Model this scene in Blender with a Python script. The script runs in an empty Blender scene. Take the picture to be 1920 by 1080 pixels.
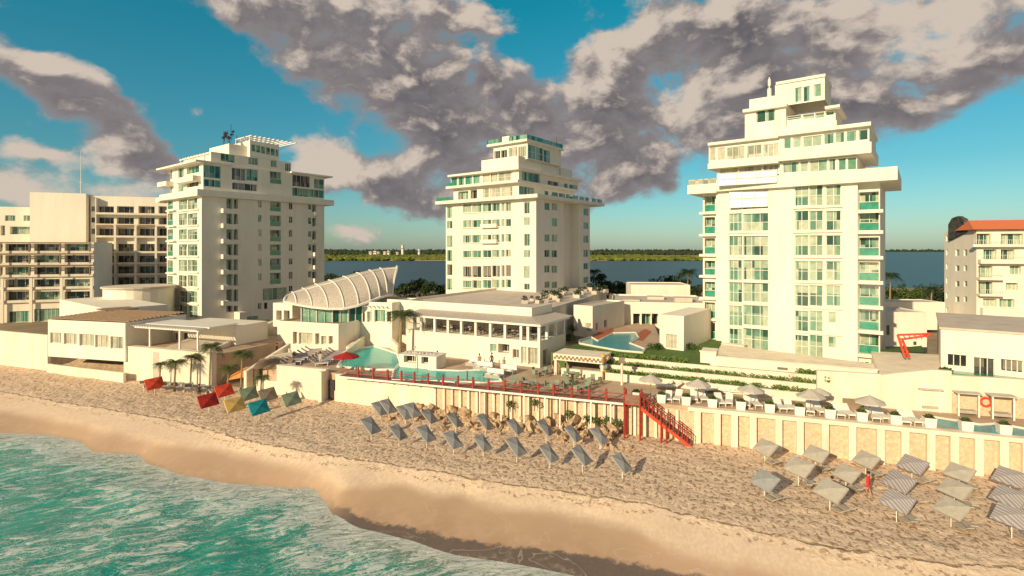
import bpy, math, random
from mathutils import Vector, Matrix, noise as mnoise
random.seed(7)
sc = bpy.context.scene
COL = sc.collection
F, HZ, CX, CH = 1000.0, 468.0, 960.0, 18.0     # focal length, horizon, centre (photo pixels), camera height

# ------------------------------------------------------------ helpers
def G(px, py, z=0.0):
    Y = F*(CH-z)/(py-HZ); return ((px-CX)/F*Y, Y, z)
def V(px, py, Y):
    return ((px-CX)/F*Y, Y, CH-(py-HZ)/F*Y)
class Fr:
    """plan frame: s along the facade, t inward, z up"""
    def __init__(s, o, d):
        l = math.hypot(*d[:2]); s.o = (o[0], o[1]); s.d = (d[0]/l, d[1]/l); s.n = (-s.d[1], s.d[0])
    def at(s, a, t=0, z=0): return (s.o[0]+s.d[0]*a+s.n[0]*t, s.o[1]+s.d[1]*a+s.n[1]*t, z)
    def hit(s, px, py, t=0):
        u = (px-CX)/F; x0 = s.o[0]+s.n[0]*t; y0 = s.o[1]+s.n[1]*t
        a = (u*y0-x0)/(s.d[0]-u*s.d[1]); Y = y0+a*s.d[1]
        return a, CH-(py-HZ)/F*Y
    def side(s, a, t=0): return Fr(s.at(a, t), s.n)             # right-hand side face (runs inward)
    def left(s, a, t): return Fr(s.at(a, t), (-s.n[0], -s.n[1]))  # left-hand side face
    def ang(s): return math.atan2(s.d[1], s.d[0])
class MB:
    def __init__(s): s.v=[]; s.f=[]; s.mi=[]; s.m=0
    def quad(s, *p):
        b=len(s.v); s.v += [tuple(q) for q in p]; s.f.append(tuple(range(b,b+len(p)))); s.mi.append(s.m)
    def pts8(s, lo, hi):
        b=len(s.v); s.v += [tuple(q) for q in lo]+[tuple(q) for q in hi]; n=len(lo)
        s.f.append(tuple(b+i for i in range(n-1,-1,-1))); s.f.append(tuple(b+n+i for i in range(n)))
        for i in range(n):
            j=(i+1)%n; s.f.append((b+i,b+j,b+n+j,b+n+i))
        s.mi += [s.m]*(n+2)
    def box(s, fr, a0,a1,t0,t1,z0,z1):
        P=[fr.at(a0,t0),fr.at(a1,t0),fr.at(a1,t1),fr.at(a0,t1)]
        s.pts8([(p[0],p[1],z0) for p in P],[(p[0],p[1],z1) for p in P])
    def bx(s, c, h):
        x,y,z=c; a,b,d=h
        P=[(x-a,y-b),(x+a,y-b),(x+a,y+b),(x-a,y+b)]
        s.pts8([(p[0],p[1],z-d) for p in P],[(p[0],p[1],z+d) for p in P])
    def prism(s, poly, z0, z1):
        A=sum(poly[i][0]*poly[(i+1)%len(poly)][1]-poly[(i+1)%len(poly)][0]*poly[i][1] for i in range(len(poly)))
        if A<0: poly=poly[::-1]
        z0f = z0 if callable(z0) else (lambda p:z0); z1f = z1 if callable(z1) else (lambda p:z1)
        s.pts8([(p[0],p[1],z0f(p)) for p in poly],[(p[0],p[1],z1f(p)) for p in poly])
    def tube(s, p, q, r0, r1=None, n=6):
        r1 = r0 if r1 is None else r1
        p=Vector(p); q=Vector(q); d=(q-p)
        if d.length<1e-6: return
        d.normalize(); up=Vector((0,0,1)) if abs(d.z)<.9 else Vector((1,0,0)); x=d.cross(up).normalized(); y=d.cross(x)
        x = -x
        lo=[p+x*r0*math.cos(6.2832*i/n)+y*r0*math.sin(6.2832*i/n) for i in range(n)]
        hi=[q+x*r1*math.cos(6.2832*i/n)+y*r1*math.sin(6.2832*i/n) for i in range(n)]
        s.pts8(lo,hi)
    def path(s, pts, r, n=6):
        for i in range(len(pts)-1): s.tube(pts[i],pts[i+1],r,r,n)
    def skin(s, fr, s0,s1,z0,z1, holes, t=0):
        """wall face with real openings and reveals; holes: (a0,a1,za,zb,depth)"""
        hs=[(max(s0+.02,h[0]),min(s1-.02,h[1]),max(z0+.02,h[2]),min(z1-.02,h[3]),h[4]) for h in holes]
        hs=[h for h in hs if h[1]-h[0]>.08 and h[3]-h[2]>.08]
        S=sorted(set([round(x,3) for h in hs for x in h[:2]]+[round(s0,3),round(s1,3)]))
        Z=sorted(set([round(x,3) for h in hs for x in h[2:4]]+[round(z0,3),round(z1,3)]))
        for i in range(len(S)-1):
            k=0
            while k<len(Z)-1:
                def inh(k): 
                    cs=(S[i]+S[i+1])/2; cz=(Z[k]+Z[k+1])/2
                    return any(h[0]<cs<h[1] and h[2]<cz<h[3] for h in hs)
                if inh(k): k+=1; continue
                j=k
                while j+1<len(Z)-1 and not inh(j+1): j+=1
                a,b,c,d=S[i],S[i+1],Z[k],Z[j+1]
                s.quad(fr.at(a,t,c),fr.at(b,t,c),fr.at(b,t,d),fr.at(a,t,d)); k=j+1
        for (a,b,c,d,dp) in hs:
            s.quad(fr.at(a,t,c),fr.at(a,t,d),fr.at(a,t+dp,d),fr.at(a,t+dp,c))
            s.quad(fr.at(b,t,c),fr.at(b,t+dp,c),fr.at(b,t+dp,d),fr.at(b,t,d))
            s.quad(fr.at(a,t,c),fr.at(a,t+dp,c),fr.at(b,t+dp,c),fr.at(b,t,c))
            s.quad(fr.at(a,t,d),fr.at(b,t,d),fr.at(b,t+dp,d),fr.at(a,t+dp,d))
            s.quad(fr.at(a,t+dp,c),fr.at(a,t+dp,d),fr.at(b,t+dp,d),fr.at(b,t+dp,c)) if False else None
        return hs
    def build(s, name, mat, parent=None, smooth=False):
        me=bpy.data.meshes.new(name); me.from_pydata(s.v,[],s.f)
        for m in (mat if isinstance(mat,(list,tuple)) else [mat]): me.materials.append(m)
        if any(s.mi): me.polygons.foreach_set('material_index', s.mi)
        if smooth: me.polygons.foreach_set('use_smooth',[True]*len(me.polygons))
        me.update()
        o=bpy.data.objects.new(name, me); COL.objects.link(o)
        if parent is not None:
            o.parent=parent; o.matrix_parent_inverse=Matrix.Translation(-Vector(parent.location)) if parent.get('_w') else Matrix()
        return o
def _each(s,name,mat,parent=None):
    """one object per connected piece"""
    par=list(range(len(s.v)))
    def find(i):
        while par[i]!=i: par[i]=par[par[i]]; i=par[i]
        return i
    for f in s.f:
        for i in f[1:]: par[find(i)]=find(f[0])
    groups={}
    for f in s.f: groups.setdefault(find(f[0]),[]).append(f)
    o=None
    for fs in groups.values():
        ids=sorted({i for f in fs for i in f}); mp={j:k for k,j in enumerate(ids)}
        m=MB(); m.v=[s.v[i] for i in ids]; m.f=[tuple(mp[i] for i in f) for f in fs]; m.mi=[0]*len(fs); o=m.build(name,mat,parent)
    return o
MB.each=_each
def tag(o, label=None, cat=None, group=None, kind=None):
    if label: o['label']=label
    if cat: o['category']=cat
    if group: o['group']=group
    if kind: o['kind']=kind
    return o
def empty(name, label, cat, loc=(0,0,0), group=None, rz=0, world=True):
    """world=True: children are written in world coordinates"""
    o=bpy.data.objects.new(name,None); COL.objects.link(o); o.location=loc; o.empty_display_size=.5
    if world: o['_w']=1
    else: o.rotation_euler.z=rz
    return tag(o,label,cat,group)
def struct(o): o['kind']='structure'; return o
def dup(root, loc, rz=0, label=None, scale=None):
    r=root.copy(); COL.objects.link(r); r.location=loc; r.rotation_euler.z=rz
    if label: r['label']=label
    if scale: r.scale=(scale,)*3
    for ch in list(root.children):
        c=ch.copy(); COL.objects.link(c); c.parent=r
        for g in list(ch.children):
            d=g.copy(); COL.objects.link(d); d.parent=c
    return r
ORD=['first','second','third','fourth','fifth','sixth','seventh','eighth','ninth','tenth','eleventh','twelfth','thirteenth','fourteenth','fifteenth','sixteenth','seventeenth','eighteenth','nineteenth','twentieth']

# ------------------------------------------------------------ materials
def newmat(name):
    m=bpy.data.materials.new(name); m.use_nodes=True; nt=m.node_tree; b=nt.nodes['Principled BSDF']; return m,nt,b
def N(nt,t,**k):
    n=nt.nodes.new(t)
    for a,v in k.items():
        if a.startswith('i_'):
            key=a[2:]; key=int(key) if key.isdigit() else key.replace('_',' '); n.inputs[key].default_value=v
        else: setattr(n,a,v)
    return n
def L(nt,a,b): nt.links.new(a,b)
def mat(name, c1, c2=None, rough=.8, scale=1.0, bump=0, bscale=None, spec=.3, det=6, vec=None, metal=0, streak=0):
    m,nt,b=newmat(name); b.inputs['Roughness'].default_value=rough; b.inputs['Specular IOR Level'].default_value=spec; b.inputs['Metallic'].default_value=metal
    geo=N(nt,'ShaderNodeNewGeometry'); src=geo.outputs['Position']
    if vec:
        mp=N(nt,'ShaderNodeMapping'); mp.inputs['Scale'].default_value=vec; L(nt,src,mp.inputs['Vector']); src=mp.outputs[0]
    c2=c2 or c1
    nz=N(nt,'ShaderNodeTexNoise',i_Scale=scale,i_Detail=det,i_Roughness=.6); L(nt,src,nz.inputs['Vector'])
    cr=N(nt,'ShaderNodeValToRGB'); cr.color_ramp.elements[0].position=.35; cr.color_ramp.elements[1].position=.65
    cr.color_ramp.elements[0].color=(*c1,1); cr.color_ramp.elements[1].color=(*c2,1)
    L(nt,nz.outputs['Fac'],cr.inputs[0]); L(nt,cr.outputs[0],b.inputs['Base Color'])
    if streak:      # rain streaks and patched paint
        m2=N(nt,'ShaderNodeMapping'); m2.inputs['Scale'].default_value=(.7,.7,.09); L(nt,geo.outputs['Position'],m2.inputs['Vector'])
        n3=N(nt,'ShaderNodeTexNoise',i_Scale=1.0,i_Detail=7,i_Roughness=.7); L(nt,m2.outputs[0],n3.inputs['Vector'])
        r3=N(nt,'ShaderNodeMapRange'); r3.inputs['From Min'].default_value=.52; r3.inputs['From Max'].default_value=.75; r3.inputs['To Max'].default_value=streak; L(nt,n3.outputs['Fac'],r3.inputs['Value'])
        x3=N(nt,'ShaderNodeMixRGB'); x3.inputs[2].default_value=(c1[0]*.62,c1[1]*.58,c1[2]*.54,1); L(nt,r3.outputs[0],x3.inputs[0]); L(nt,cr.outputs[0],x3.inputs[1]); L(nt,x3.outputs[0],b.inputs['Base Color'])
    if bump:
        n2=N(nt,'ShaderNodeTexNoise',i_Scale=bscale or scale*4,i_Detail=5); L(nt,geo.outputs['Position'],n2.inputs['Vector'])
        bp=N(nt,'ShaderNodeBump',i_Strength=1.0,i_Distance=bump); L(nt,n2.outputs['Fac'],bp.inputs['Height']); L(nt,bp.outputs[0],b.inputs['Normal'])
    return m
M={}
M['stucco']=mat('white_stucco',(.80,.74,.63),(.86,.81,.71),.85,.35,.01,9,vec=(1,1,.25),streak=.28)
M['stucco2']=mat('old_stucco',(.70,.63,.52),(.82,.75,.63),.9,.5,.015,7,vec=(1,1,.2),streak=.4)
M['seawall']=mat('seawall_plaster',(.74,.66,.53),(.86,.79,.66),.9,.6,.02,5,vec=(1,1,.3),streak=.45)
M['concrete']=mat('roof_screed',(.52,.46,.40),(.64,.57,.50),.95,.5,.02,6)
M['gravel']=mat('gravel_roof',(.40,.35,.30),(.66,.60,.53),.95,6,.04,12)
M['frame']=mat('window_frame',(.74,.71,.64),None,.5,1)
M['dark']=mat('dark_metal',(.035,.03,.03),(.06,.05,.05),.5,3)
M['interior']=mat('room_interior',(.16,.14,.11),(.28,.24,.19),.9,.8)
M['white']=mat('white_paint',(.78,.75,.70),(.84,.81,.76),.6,1.5)
M['red']=mat('red_paint',(.26,.025,.02),(.42,.05,.03),.6,4)
M['redfab']=mat('scarlet_cloth',(.62,.06,.03),(.72,.10,.05),.85,3)
M['dredfab']=mat('crimson_cloth',(.34,.02,.02),(.44,.035,.03),.85,3)
M['teal']=mat('teal_cloth',(.01,.24,.29),(.02,.32,.36),.85,3)
M['green']=mat('sage_cloth',(.20,.27,.19),(.26,.33,.24),.85,3)
M['brown']=mat('taupe_cloth',(.24,.20,.15),(.30,.25,.19),.85,3)
M['ochre']=mat('ochre_cloth',(.60,.40,.12),(.68,.47,.17),.85,3)
M['orange']=mat('orange_cloth',(.75,.30,.08),(.82,.42,.14),.85,3)
M['slate']=mat('slate_cloth',(.27,.29,.31),(.34,.35,.36),.85,2)
M['canvas']=mat('pale_canvas',(.38,.36,.32),(.46,.43,.38),.85,3)
M['wood']=mat('grey_wood',(.22,.15,.10),(.34,.24,.16),.8,4)
M['board']=mat('boardwalk_wood',(.20,.10,.08),(.30,.17,.13),.8,4)
M['yellow']=mat('yellow_paint',(.78,.42,.03),None,.5,2)
M['rock']=mat('beach_rock',(.34,.24,.15),(.62,.47,.32),.95,2,.1,4)
M['lime']=mat('limestone_cladding',(.55,.42,.29),(.72,.58,.42),.95,3.5,.06,7)
M['tile']=mat('terracotta_tile',(.50,.13,.06),(.66,.22,.10),.8,3,.05,8,vec=(6,6,1))
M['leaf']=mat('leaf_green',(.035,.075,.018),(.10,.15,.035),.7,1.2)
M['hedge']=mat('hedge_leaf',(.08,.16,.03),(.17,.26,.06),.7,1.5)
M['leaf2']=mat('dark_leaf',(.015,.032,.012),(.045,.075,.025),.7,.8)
M['palmleaf']=mat('palm_frond',(.04,.07,.018),(.12,.14,.04),.6,1.5)
M['redleaf']=mat('red_leaf',(.18,.01,.015),(.45,.03,.03),.7,2.5)
M['trunk']=mat('palm_trunk',(.22,.15,.09),(.38,.28,.18),.9,5)
M['bark']=mat('tree_bark',(.08,.06,.045),(.13,.10,.07),.9,4)
M['grass']=mat('lawn_grass',(.05,.12,.025),(.12,.19,.05),.9,3,.05,10)
M['brickred']=mat('red_brick_paving',(.36,.10,.05),(.46,.15,.08),.9,5)
M['deck']=mat('deck_paving',(.42,.31,.22),(.55,.42,.31),.85,.5,.01,9)
M['path']=mat('grey_path',(.16,.15,.14),(.22,.20,.19),.9,1)
M['skinm']=mat('skin',(.42,.24,.16),None,.6,1)
M['hair']=mat('hair',(.03,.02,.015),None,.6,1)
M['navy']=mat('navy_cloth',(.03,.04,.08),None,.8,1)
M['ground']=mat('island_ground',(.22,.17,.11),(.34,.27,.19),.95,.1)
M['mangrove']=mat('mangrove_leaf',(.05,.075,.012),(.22,.24,.035),.9,.06,det=8)
M['fardark']=mat('far_wood_leaf',(.02,.035,.015),(.05,.07,.03),.9,.02,det=6)
# striped canvas
def striped():
    m,nt,b=newmat('striped_canvas'); b.inputs['Roughness'].default_value=.85
    tc=N(nt,'ShaderNodeTexCoord'); w=N(nt,'ShaderNodeTexWave',i_Scale=2.2); w.bands_direction='X'
    L(nt,tc.outputs['Object'],w.inputs['Vector']); cr=N(nt,'ShaderNodeValToRGB'); cr.color_ramp.interpolation='CONSTANT'
    cr.color_ramp.elements[0].color=(.42,.39,.38,1); cr.color_ramp.elements[1].position=.5; cr.color_ramp.elements[1].color=(.24,.23,.27,1)
    L(nt,w.outputs['Fac'],cr.inputs[0]); L(nt,cr.outputs[0],b.inputs['Base Color']); return m
M['striped']=striped()
def glass(name, dark, curtain, green, cut=.45, cell=.85):
    m,nt,b=newmat(name); b.inputs['Roughness'].default_value=.06; b.inputs['Specular IOR Level'].default_value=.7
    geo=N(nt,'ShaderNodeNewGeometry')
    sn=N(nt,'ShaderNodeVectorMath',operation='SNAP'); sn.inputs[1].default_value=(cell,cell,3.1); L(nt,geo.outputs['Position'],sn.inputs[0])
    oi=N(nt,'ShaderNodeObjectInfo'); ad=N(nt,'ShaderNodeVectorMath',operation='ADD'); L(nt,sn.outputs[0],ad.inputs[0]); L(nt,oi.outputs['Random'],ad.inputs[1])
    wn=N(nt,'ShaderNodeTexWhiteNoise'); L(nt,ad.outputs[0],wn.inputs['Vector'])
    cr=N(nt,'ShaderNodeValToRGB'); e=cr.color_ramp.elements; e[0].color=(*dark,1); e[0].position=cut-.25
    e[1].color=(*curtain,1); e[1].position=1.0; x=e.new(cut); x.color=(*green,1); x=e.new(cut+.2); x.color=tuple((g+c)/2 for g,c in zip(green,curtain))+(1,)
    L(nt,wn.outputs['Value'],cr.inputs[0])
    nz=N(nt,'ShaderNodeTexNoise',i_Scale=1.7,i_Detail=3); L(nt,geo.outputs['Position'],nz.inputs['Vector'])
    mx=N(nt,'ShaderNodeMixRGB',blend_type='MULTIPLY',i_Fac=.7); L(nt,cr.outputs[0],mx.inputs[1]); L(nt,nz.outputs['Fac'],mx.inputs[2])
    g=N(nt,'ShaderNodeGamma',i_Gamma=.8); L(nt,mx.outputs[0],g.inputs[0]); L(nt,g.outputs[0],b.inputs['Base Color'])
    bp=N(nt,'ShaderNodeBump',i_Strength=.25,i_Distance=.02); L(nt,nz.outputs['Fac'],bp.inputs['Height']); L(nt,bp.outputs[0],b.inputs['Normal'])
    return m
M['gl']=glass('tinted_glass',(.02,.07,.05),(.58,.64,.46),(.12,.34,.23),.38)
M['glg']=glass('green_glass',(.005,.05,.04),(.30,.50,.36),(.02,.26,.17),.35)
M['gld']=glass('dark_glass',(.01,.015,.015),(.35,.32,.26),(.05,.06,.055),.62)
M['glc']=glass('curtained_glass',(.25,.28,.2),(.72,.68,.52),(.5,.5,.38),.3)
M['rail']=mat('green_glass_rail',(.02,.20,.14),(.05,.30,.21),.15,1.5,spec=.6)
# ------------------------------------------------------------ sun, sky, camera
SAZ=Vector((-.62,-.785)).normalized(); SEL=math.radians(21)
sun=bpy.data.lights.new('sun','SUN'); sun.energy=4.4; sun.angle=math.radians(.5); sun.color=(1,.79,.49)
so=bpy.data.objects.new('sun',sun); COL.objects.link(so)
sdir=Vector((SAZ.x*math.cos(SEL),SAZ.y*math.cos(SEL),math.sin(SEL))); so.rotation_euler=sdir.to_track_quat('Z','Y').to_euler(); so.location=(-100,-100,80)
cam=bpy.data.cameras.new('camera'); co=bpy.data.objects.new('camera',cam); COL.objects.link(co); sc.camera=co
co.location=(0,0,CH); co.rotation_euler=(math.radians(90),0,0); cam.sensor_width=36; cam.lens=36*F/1920; cam.shift_y=-(540-HZ)/1920
cam.clip_start=.5; cam.clip_end=30000
sc.view_settings.view_transform='Standard'; sc.view_settings.look='None'; sc.view_settings.exposure=.26; sc.view_settings.gamma=1
sc.render.resolution_x=1024; sc.render.resolution_y=576

BLOBS=[ # px,py, rx,ry, rot deg (clockwise in picture), weight
 (60,120,120,42,24,.55),(150,175,110,45,30,.52),(240,245,100,42,28,.55),(370,198,45,22,15,.34),(470,30,120,45,20,.50),(590,85,110,75,10,.55),(760,90,150,85,0,.55),
 (700,10,200,45,0,.5),(800,215,130,90,15,.62),(960,250,160,90,5,.62),(1120,220,150,90,-10,.6),(740,355,120,38,8,.55),(890,330,130,50,0,.5),(1150,320,110,55,0,.5),
 (1290,55,190,70,-8,.62),(1480,110,170,75,-25,.55),(1620,200,170,62,-28,.60),(1790,130,150,72,-30,.6),(1880,40,110,70,-30,.5),(1400,215,120,60,-20,.5),(1250,250,90,50,0,.4),
 (600,315,90,45,12,.46),(540,270,60,30,10,.36),(70,285,90,22,5,.42),(240,320,110,30,5,.42),(30,350,70,28,10,.46),(330,330,90,22,0,.3),(160,370,140,14,0,.35),
 (650,435,90,20,4,.30),(1120,370,90,18,0,.30),(1830,320,60,16,-20,.26),(1190,110,90,60,0,.4),(1700,40,160,50,-10,.45),
 (480,225,90,60,0,-.45),(330,60,120,55,10,-.5),(690,280,30,40,0,-.3),(880,120,18,60,15,-.28),(1010,70,60,50,10,-.36),(1560,330,100,60,0,-.35),(1840,230,110,45,-25,-.4),(1180,425,300,28,0,-.5),(1730,400,260,50,0,-.5),(430,120,70,40,0,-.2),(200,350,120,18,5,.35),(1330,130,120,50,0,.4),(1560,40,120,40,0,.45),(900,40,70,60,0,.3),(120,45,90,30,15,-.3)]
def world():
    w=bpy.data.worlds.new('World'); sc.world=w; w.use_nodes=True; nt=w.node_tree; nt.nodes.clear()
    # cloud field group: vector (azimuth, elevation slope, 0) -> density
    def field(BL,det):
      g=bpy.data.node_groups.new('cloud_field','ShaderNodeTree')
      g.interface.new_socket('V',in_out='INPUT',socket_type='NodeSocketVector'); g.interface.new_socket('D',in_out='OUTPUT',socket_type='NodeSocketFloat')
      gi=N(g,'NodeGroupInput'); go=N(g,'NodeGroupOutput')
      wz=N(g,'ShaderNodeTexNoise',i_Scale=6.5,i_Detail=4); L(g,gi.outputs[0],wz.inputs['Vector'])
      ws=N(g,'ShaderNodeVectorMath',operation='SUBTRACT'); L(g,wz.outputs['Color'],ws.inputs[0]); ws.inputs[1].default_value=(.5,.5,.5)
      wm=N(g,'ShaderNodeVectorMath',operation='SCALE'); wm.inputs['Scale'].default_value=.075; L(g,ws.outputs[0],wm.inputs[0])
      wa=N(g,'ShaderNodeVectorMath',operation='ADD'); L(g,gi.outputs[0],wa.inputs[0]); L(g,wm.outputs[0],wa.inputs[1])
      acc=None
      for (px,py,rx,ry,rot,wt) in BL:
          u=(px-CX)/F; v=(HZ-py)/F; az=math.atan(u); c=math.cos(az); el=v*c
          src=wa
          if acc:      # keep the evaluation order sequential
              src=N(g,'ShaderNodeVectorMath',operation='MULTIPLY_ADD'); L(g,acc.outputs[0],src.inputs[0]); src.inputs[1].default_value=(1e-9,0,0); L(g,wa.outputs[0],src.inputs[2])
          mp=N(g,'ShaderNodeMapping',vector_type='TEXTURE'); mp.inputs['Location'].default_value=(az,el,0)
          mp.inputs['Rotation'].default_value=(0,0,-math.radians(rot)); mp.inputs['Scale'].default_value=(rx/F*c*c*2.3,ry/F*c*2.3,1)
          L(g,src.outputs[0],mp.inputs['Vector'])
          gt=N(g,'ShaderNodeTexGradient',gradient_type='QUADRATIC_SPHERE'); L(g,mp.outputs[0],gt.inputs[0])
          ma=N(g,'ShaderNodeMath',operation='MULTIPLY_ADD',i_1=wt*1.25); L(g,gt.outputs['Fac'],ma.inputs[0])
          if acc: L(g,acc.outputs[0],ma.inputs[2])
          else: ma.inputs[2].default_value=0
          acc=ma
      sx=N(g,'ShaderNodeSeparateXYZ'); L(g,gi.outputs[0],sx.inputs[0])
      ab=N(g,'ShaderNodeMath',operation='ABSOLUTE'); L(g,sx.outputs[0],ab.inputs[0])
      rr=N(g,'ShaderNodeMapRange'); rr.inputs['From Min'].default_value=1.0; rr.inputs['From Max'].default_value=1.5; rr.inputs['To Max'].default_value=.42; L(g,ab.outputs[0],rr.inputs['Value'])  # extra unseen cloud at sides and rear, added to warm the ambient light
      hh=N(g,'ShaderNodeMapRange'); hh.inputs['From Min'].default_value=.62; hh.inputs['From Max'].default_value=1.1; hh.inputs['To Max'].default_value=.40; L(g,sx.outputs[1],hh.inputs['Value'])  # more unseen cloud added overhead for the same warm fill
      a3=N(g,'ShaderNodeMath',operation='ADD'); L(g,acc.outputs[0],a3.inputs[0]); L(g,rr.outputs[0],a3.inputs[1])
      a4=N(g,'ShaderNodeMath',operation='ADD'); L(g,a3.outputs[0],a4.inputs[0]); L(g,hh.outputs[0],a4.inputs[1]); acc=a4
      mn=N(g,'ShaderNodeMath',operation='MINIMUM',i_1=.61); L(g,acc.outputs[0],mn.inputs[0])
      st=N(g,'ShaderNodeVectorMath',operation='MULTIPLY'); st.inputs[1].default_value=(1,1.35,1); L(g,wa.outputs[0],st.inputs[0])
      nz=N(g,'ShaderNodeTexNoise',i_Scale=8.5,i_Detail=det,i_Roughness=.58); L(g,st.outputs[0],nz.inputs['Vector'])
      ad=N(g,'ShaderNodeMath',operation='MULTIPLY_ADD',i_1=1.85); L(g,nz.outputs['Fac'],ad.inputs[0]); L(g,mn.outputs[0],ad.inputs[2])
      L(g,ad.outputs[0],go.inputs[0])
      return g
    g=field(BLOBS,8); g2=field([b_ for b_ in BLOBS if abs(b_[5])>=.5],6)
    tc=N(nt,'ShaderNodeTexCoord'); sp=N(nt,'ShaderNodeSeparateXYZ'); L(nt,tc.outputs['Generated'],sp.inputs[0])
    at=N(nt,'ShaderNodeMath',operation='ARCTAN2'); L(nt,sp.outputs[0],at.inputs[0]); L(nt,sp.outputs[1],at.inputs[1])
    xx=N(nt,'ShaderNodeMath',operation='MULTIPLY'); L(nt,sp.outputs[2],xx.inputs[0]); L(nt,sp.outputs[2],xx.inputs[1])
    om=N(nt,'ShaderNodeMath',operation='SUBTRACT',i_0=1.0001); L(nt,xx.outputs[0],om.inputs[1])
    sq=N(nt,'ShaderNodeMath',operation='SQRT'); L(nt,om.outputs[0],sq.inputs[0])
    dv=N(nt,'ShaderNodeMath',operation='DIVIDE'); L(nt,sp.outputs[2],dv.inputs[0]); L(nt,sq.outputs[0],dv.inputs[1])
    cb=N(nt,'ShaderNodeCombineXYZ'); L(nt,at.outputs[0],cb.inputs[0]); L(nt,dv.outputs[0],cb.inputs[1])
    d0=N(nt,'ShaderNodeGroup'); d0.node_tree=g; L(nt,cb.outputs[0],d0.inputs[0])
    off=N(nt,'ShaderNodeVectorMath',operation='ADD'); off.inputs[1].default_value=(-.022,.024,0); L(nt,cb.outputs[0],off.inputs[0])
    d1=N(nt,'ShaderNodeGroup'); d1.node_tree=g2; L(nt,off.outputs[0],d1.inputs[0])
    cov=N(nt,'ShaderNodeMapRange',interpolation_type='SMOOTHSTEP'); cov.inputs['From Min'].default_value=1.05; cov.inputs['From Max'].default_value=1.42; L(nt,d0.outputs[0],cov.inputs['Value'])
    df=N(nt,'ShaderNodeMath',operation='SUBTRACT'); L(nt,d0.outputs[0],df.inputs[0]); L(nt,d1.outputs[0],df.inputs[1])
    lit=N(nt,'ShaderNodeMapRange',interpolation_type='SMOOTHSTEP'); lit.inputs['From Min'].default_value=-.02; lit.inputs['From Max'].default_value=.36; L(nt,df.outputs[0],lit.inputs['Value'])
    thick=N(nt,'ShaderNodeMapRange'); thick.inputs['From Min'].default_value=1.2; thick.inputs['From Max'].default_value=1.75; L(nt,d0.outputs[0],thick.inputs['Value'])
    dk=N(nt,'ShaderNodeMixRGB'); dk.inputs[1].default_value=(.25,.225,.225,1); dk.inputs[2].default_value=(.115,.105,.115,1); L(nt,thick.outputs[0],dk.inputs[0])
    cc=N(nt,'ShaderNodeMixRGB'); cc.inputs[2].default_value=(.53,.45,.38,1); L(nt,dk.outputs[0],cc.inputs[1]); L(nt,lit.outputs[0],cc.inputs[0])
    sky=N(nt,'ShaderNodeTexSky'); sky.sky_type='NISHITA'; sky.sun_disc=False; sky.sun_elevation=SEL; sky.sun_rotation=math.atan2(SAZ.x,SAZ.y)
    sky.air_density=1.3; sky.dust_density=.6; sky.ozone_density=2.0
    tg=N(nt,'ShaderNodeValToRGB'); L(nt,dv.outputs[0],tg.inputs[0]); E=tg.color_ramp.elements
    E[0].color=(*SKYT[0],1); E[0].position=0; E[1].color=(*SKYT[2],1); E[1].position=.45; x_=E.new(.14); x_.color=(*SKYT[1],1)
    sc1=N(nt,'ShaderNodeMixRGB',blend_type='MULTIPLY',i_Fac=1); L(nt,tg.outputs[0],sc1.inputs[2]); L(nt,sky.outputs[0],sc1.inputs[1])
    # scale clouds up by 1/strength so they keep their brightness
    cs=N(nt,'ShaderNodeMixRGB',blend_type='MULTIPLY',i_Fac=1); cs.inputs[2].default_value=(10,10,10,1); L(nt,cc.outputs[0],cs.inputs[1])
    mx=N(nt,'ShaderNodeMixRGB'); L(nt,cov.outputs[0],mx.inputs[0]); L(nt,sc1.outputs[0],mx.inputs[1]); L(nt,cs.outputs[0],mx.inputs[2])
    bg=N(nt,'ShaderNodeBackground',i_Strength=.10); L(nt,mx.outputs[0],bg.inputs[0]); ou=N(nt,'ShaderNodeOutputWorld'); L(nt,bg.outputs[0],ou.inputs[0])
SKYT=((.55,.78,1.05),(.27,.68,.78),(.05,.78,.76))
world()
# ------------------------------------------------------------ beach frame and ground
B=Fr((-22.3,63.8),(.942,-.335))
def toB(p): 
    x=p[0]-B.o[0]; y=p[1]-B.o[1]; return x*B.d[0]+y*B.d[1], x*B.n[0]+y*B.n[1]
def line(pts,z):
    q=sorted((lambda st:(st[0],-st[1]))(toB(G(x,y,z))) for x,y in pts); return q
def interp(q,s):
    if s<=q[0][0]: return q[0][1]
    for i in range(len(q)-1):
        if s<=q[i+1][0]:
            f=(s-q[i][0])/max(1e-6,q[i+1][0]-q[i][0]); f=f*f*(3-2*f)*.5+f*.5; return q[i][1]*(1-f)+q[i+1][1]*f
    return q[-1][1]
WZ=-1.5
DW=line([(-150,815),(0,812),(90,815),(150,826),(178,848),(260,852),(280,868),(340,888),(430,905),(540,915),(590,916),(607,935),(628,965),(680,990),(760,1012),(860,1040),(1000,1066),(1100,1085),(1300,1130),(1500,1180)],WZ)
DT=line([(-150,722),(0,735),(150,760),(330,790),(480,830),(600,852),(800,882),(960,910),(1100,928),(1200,945),(1400,993),(1600,1035),(1750,1058),(1920,1068)],-.1)
DD=line([(-150,762),(0,768),(60,775),(150,790),(250,812),(330,830),(440,845),(560,872),(620,885),(650,908),(690,903),(760,906),(820,925),(870,922),(900,940),(1000,955),(1100,965),(1180,985),(1260,1020),(1340,1040),(1500,1075),(1700,1110)],-.6)
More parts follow.
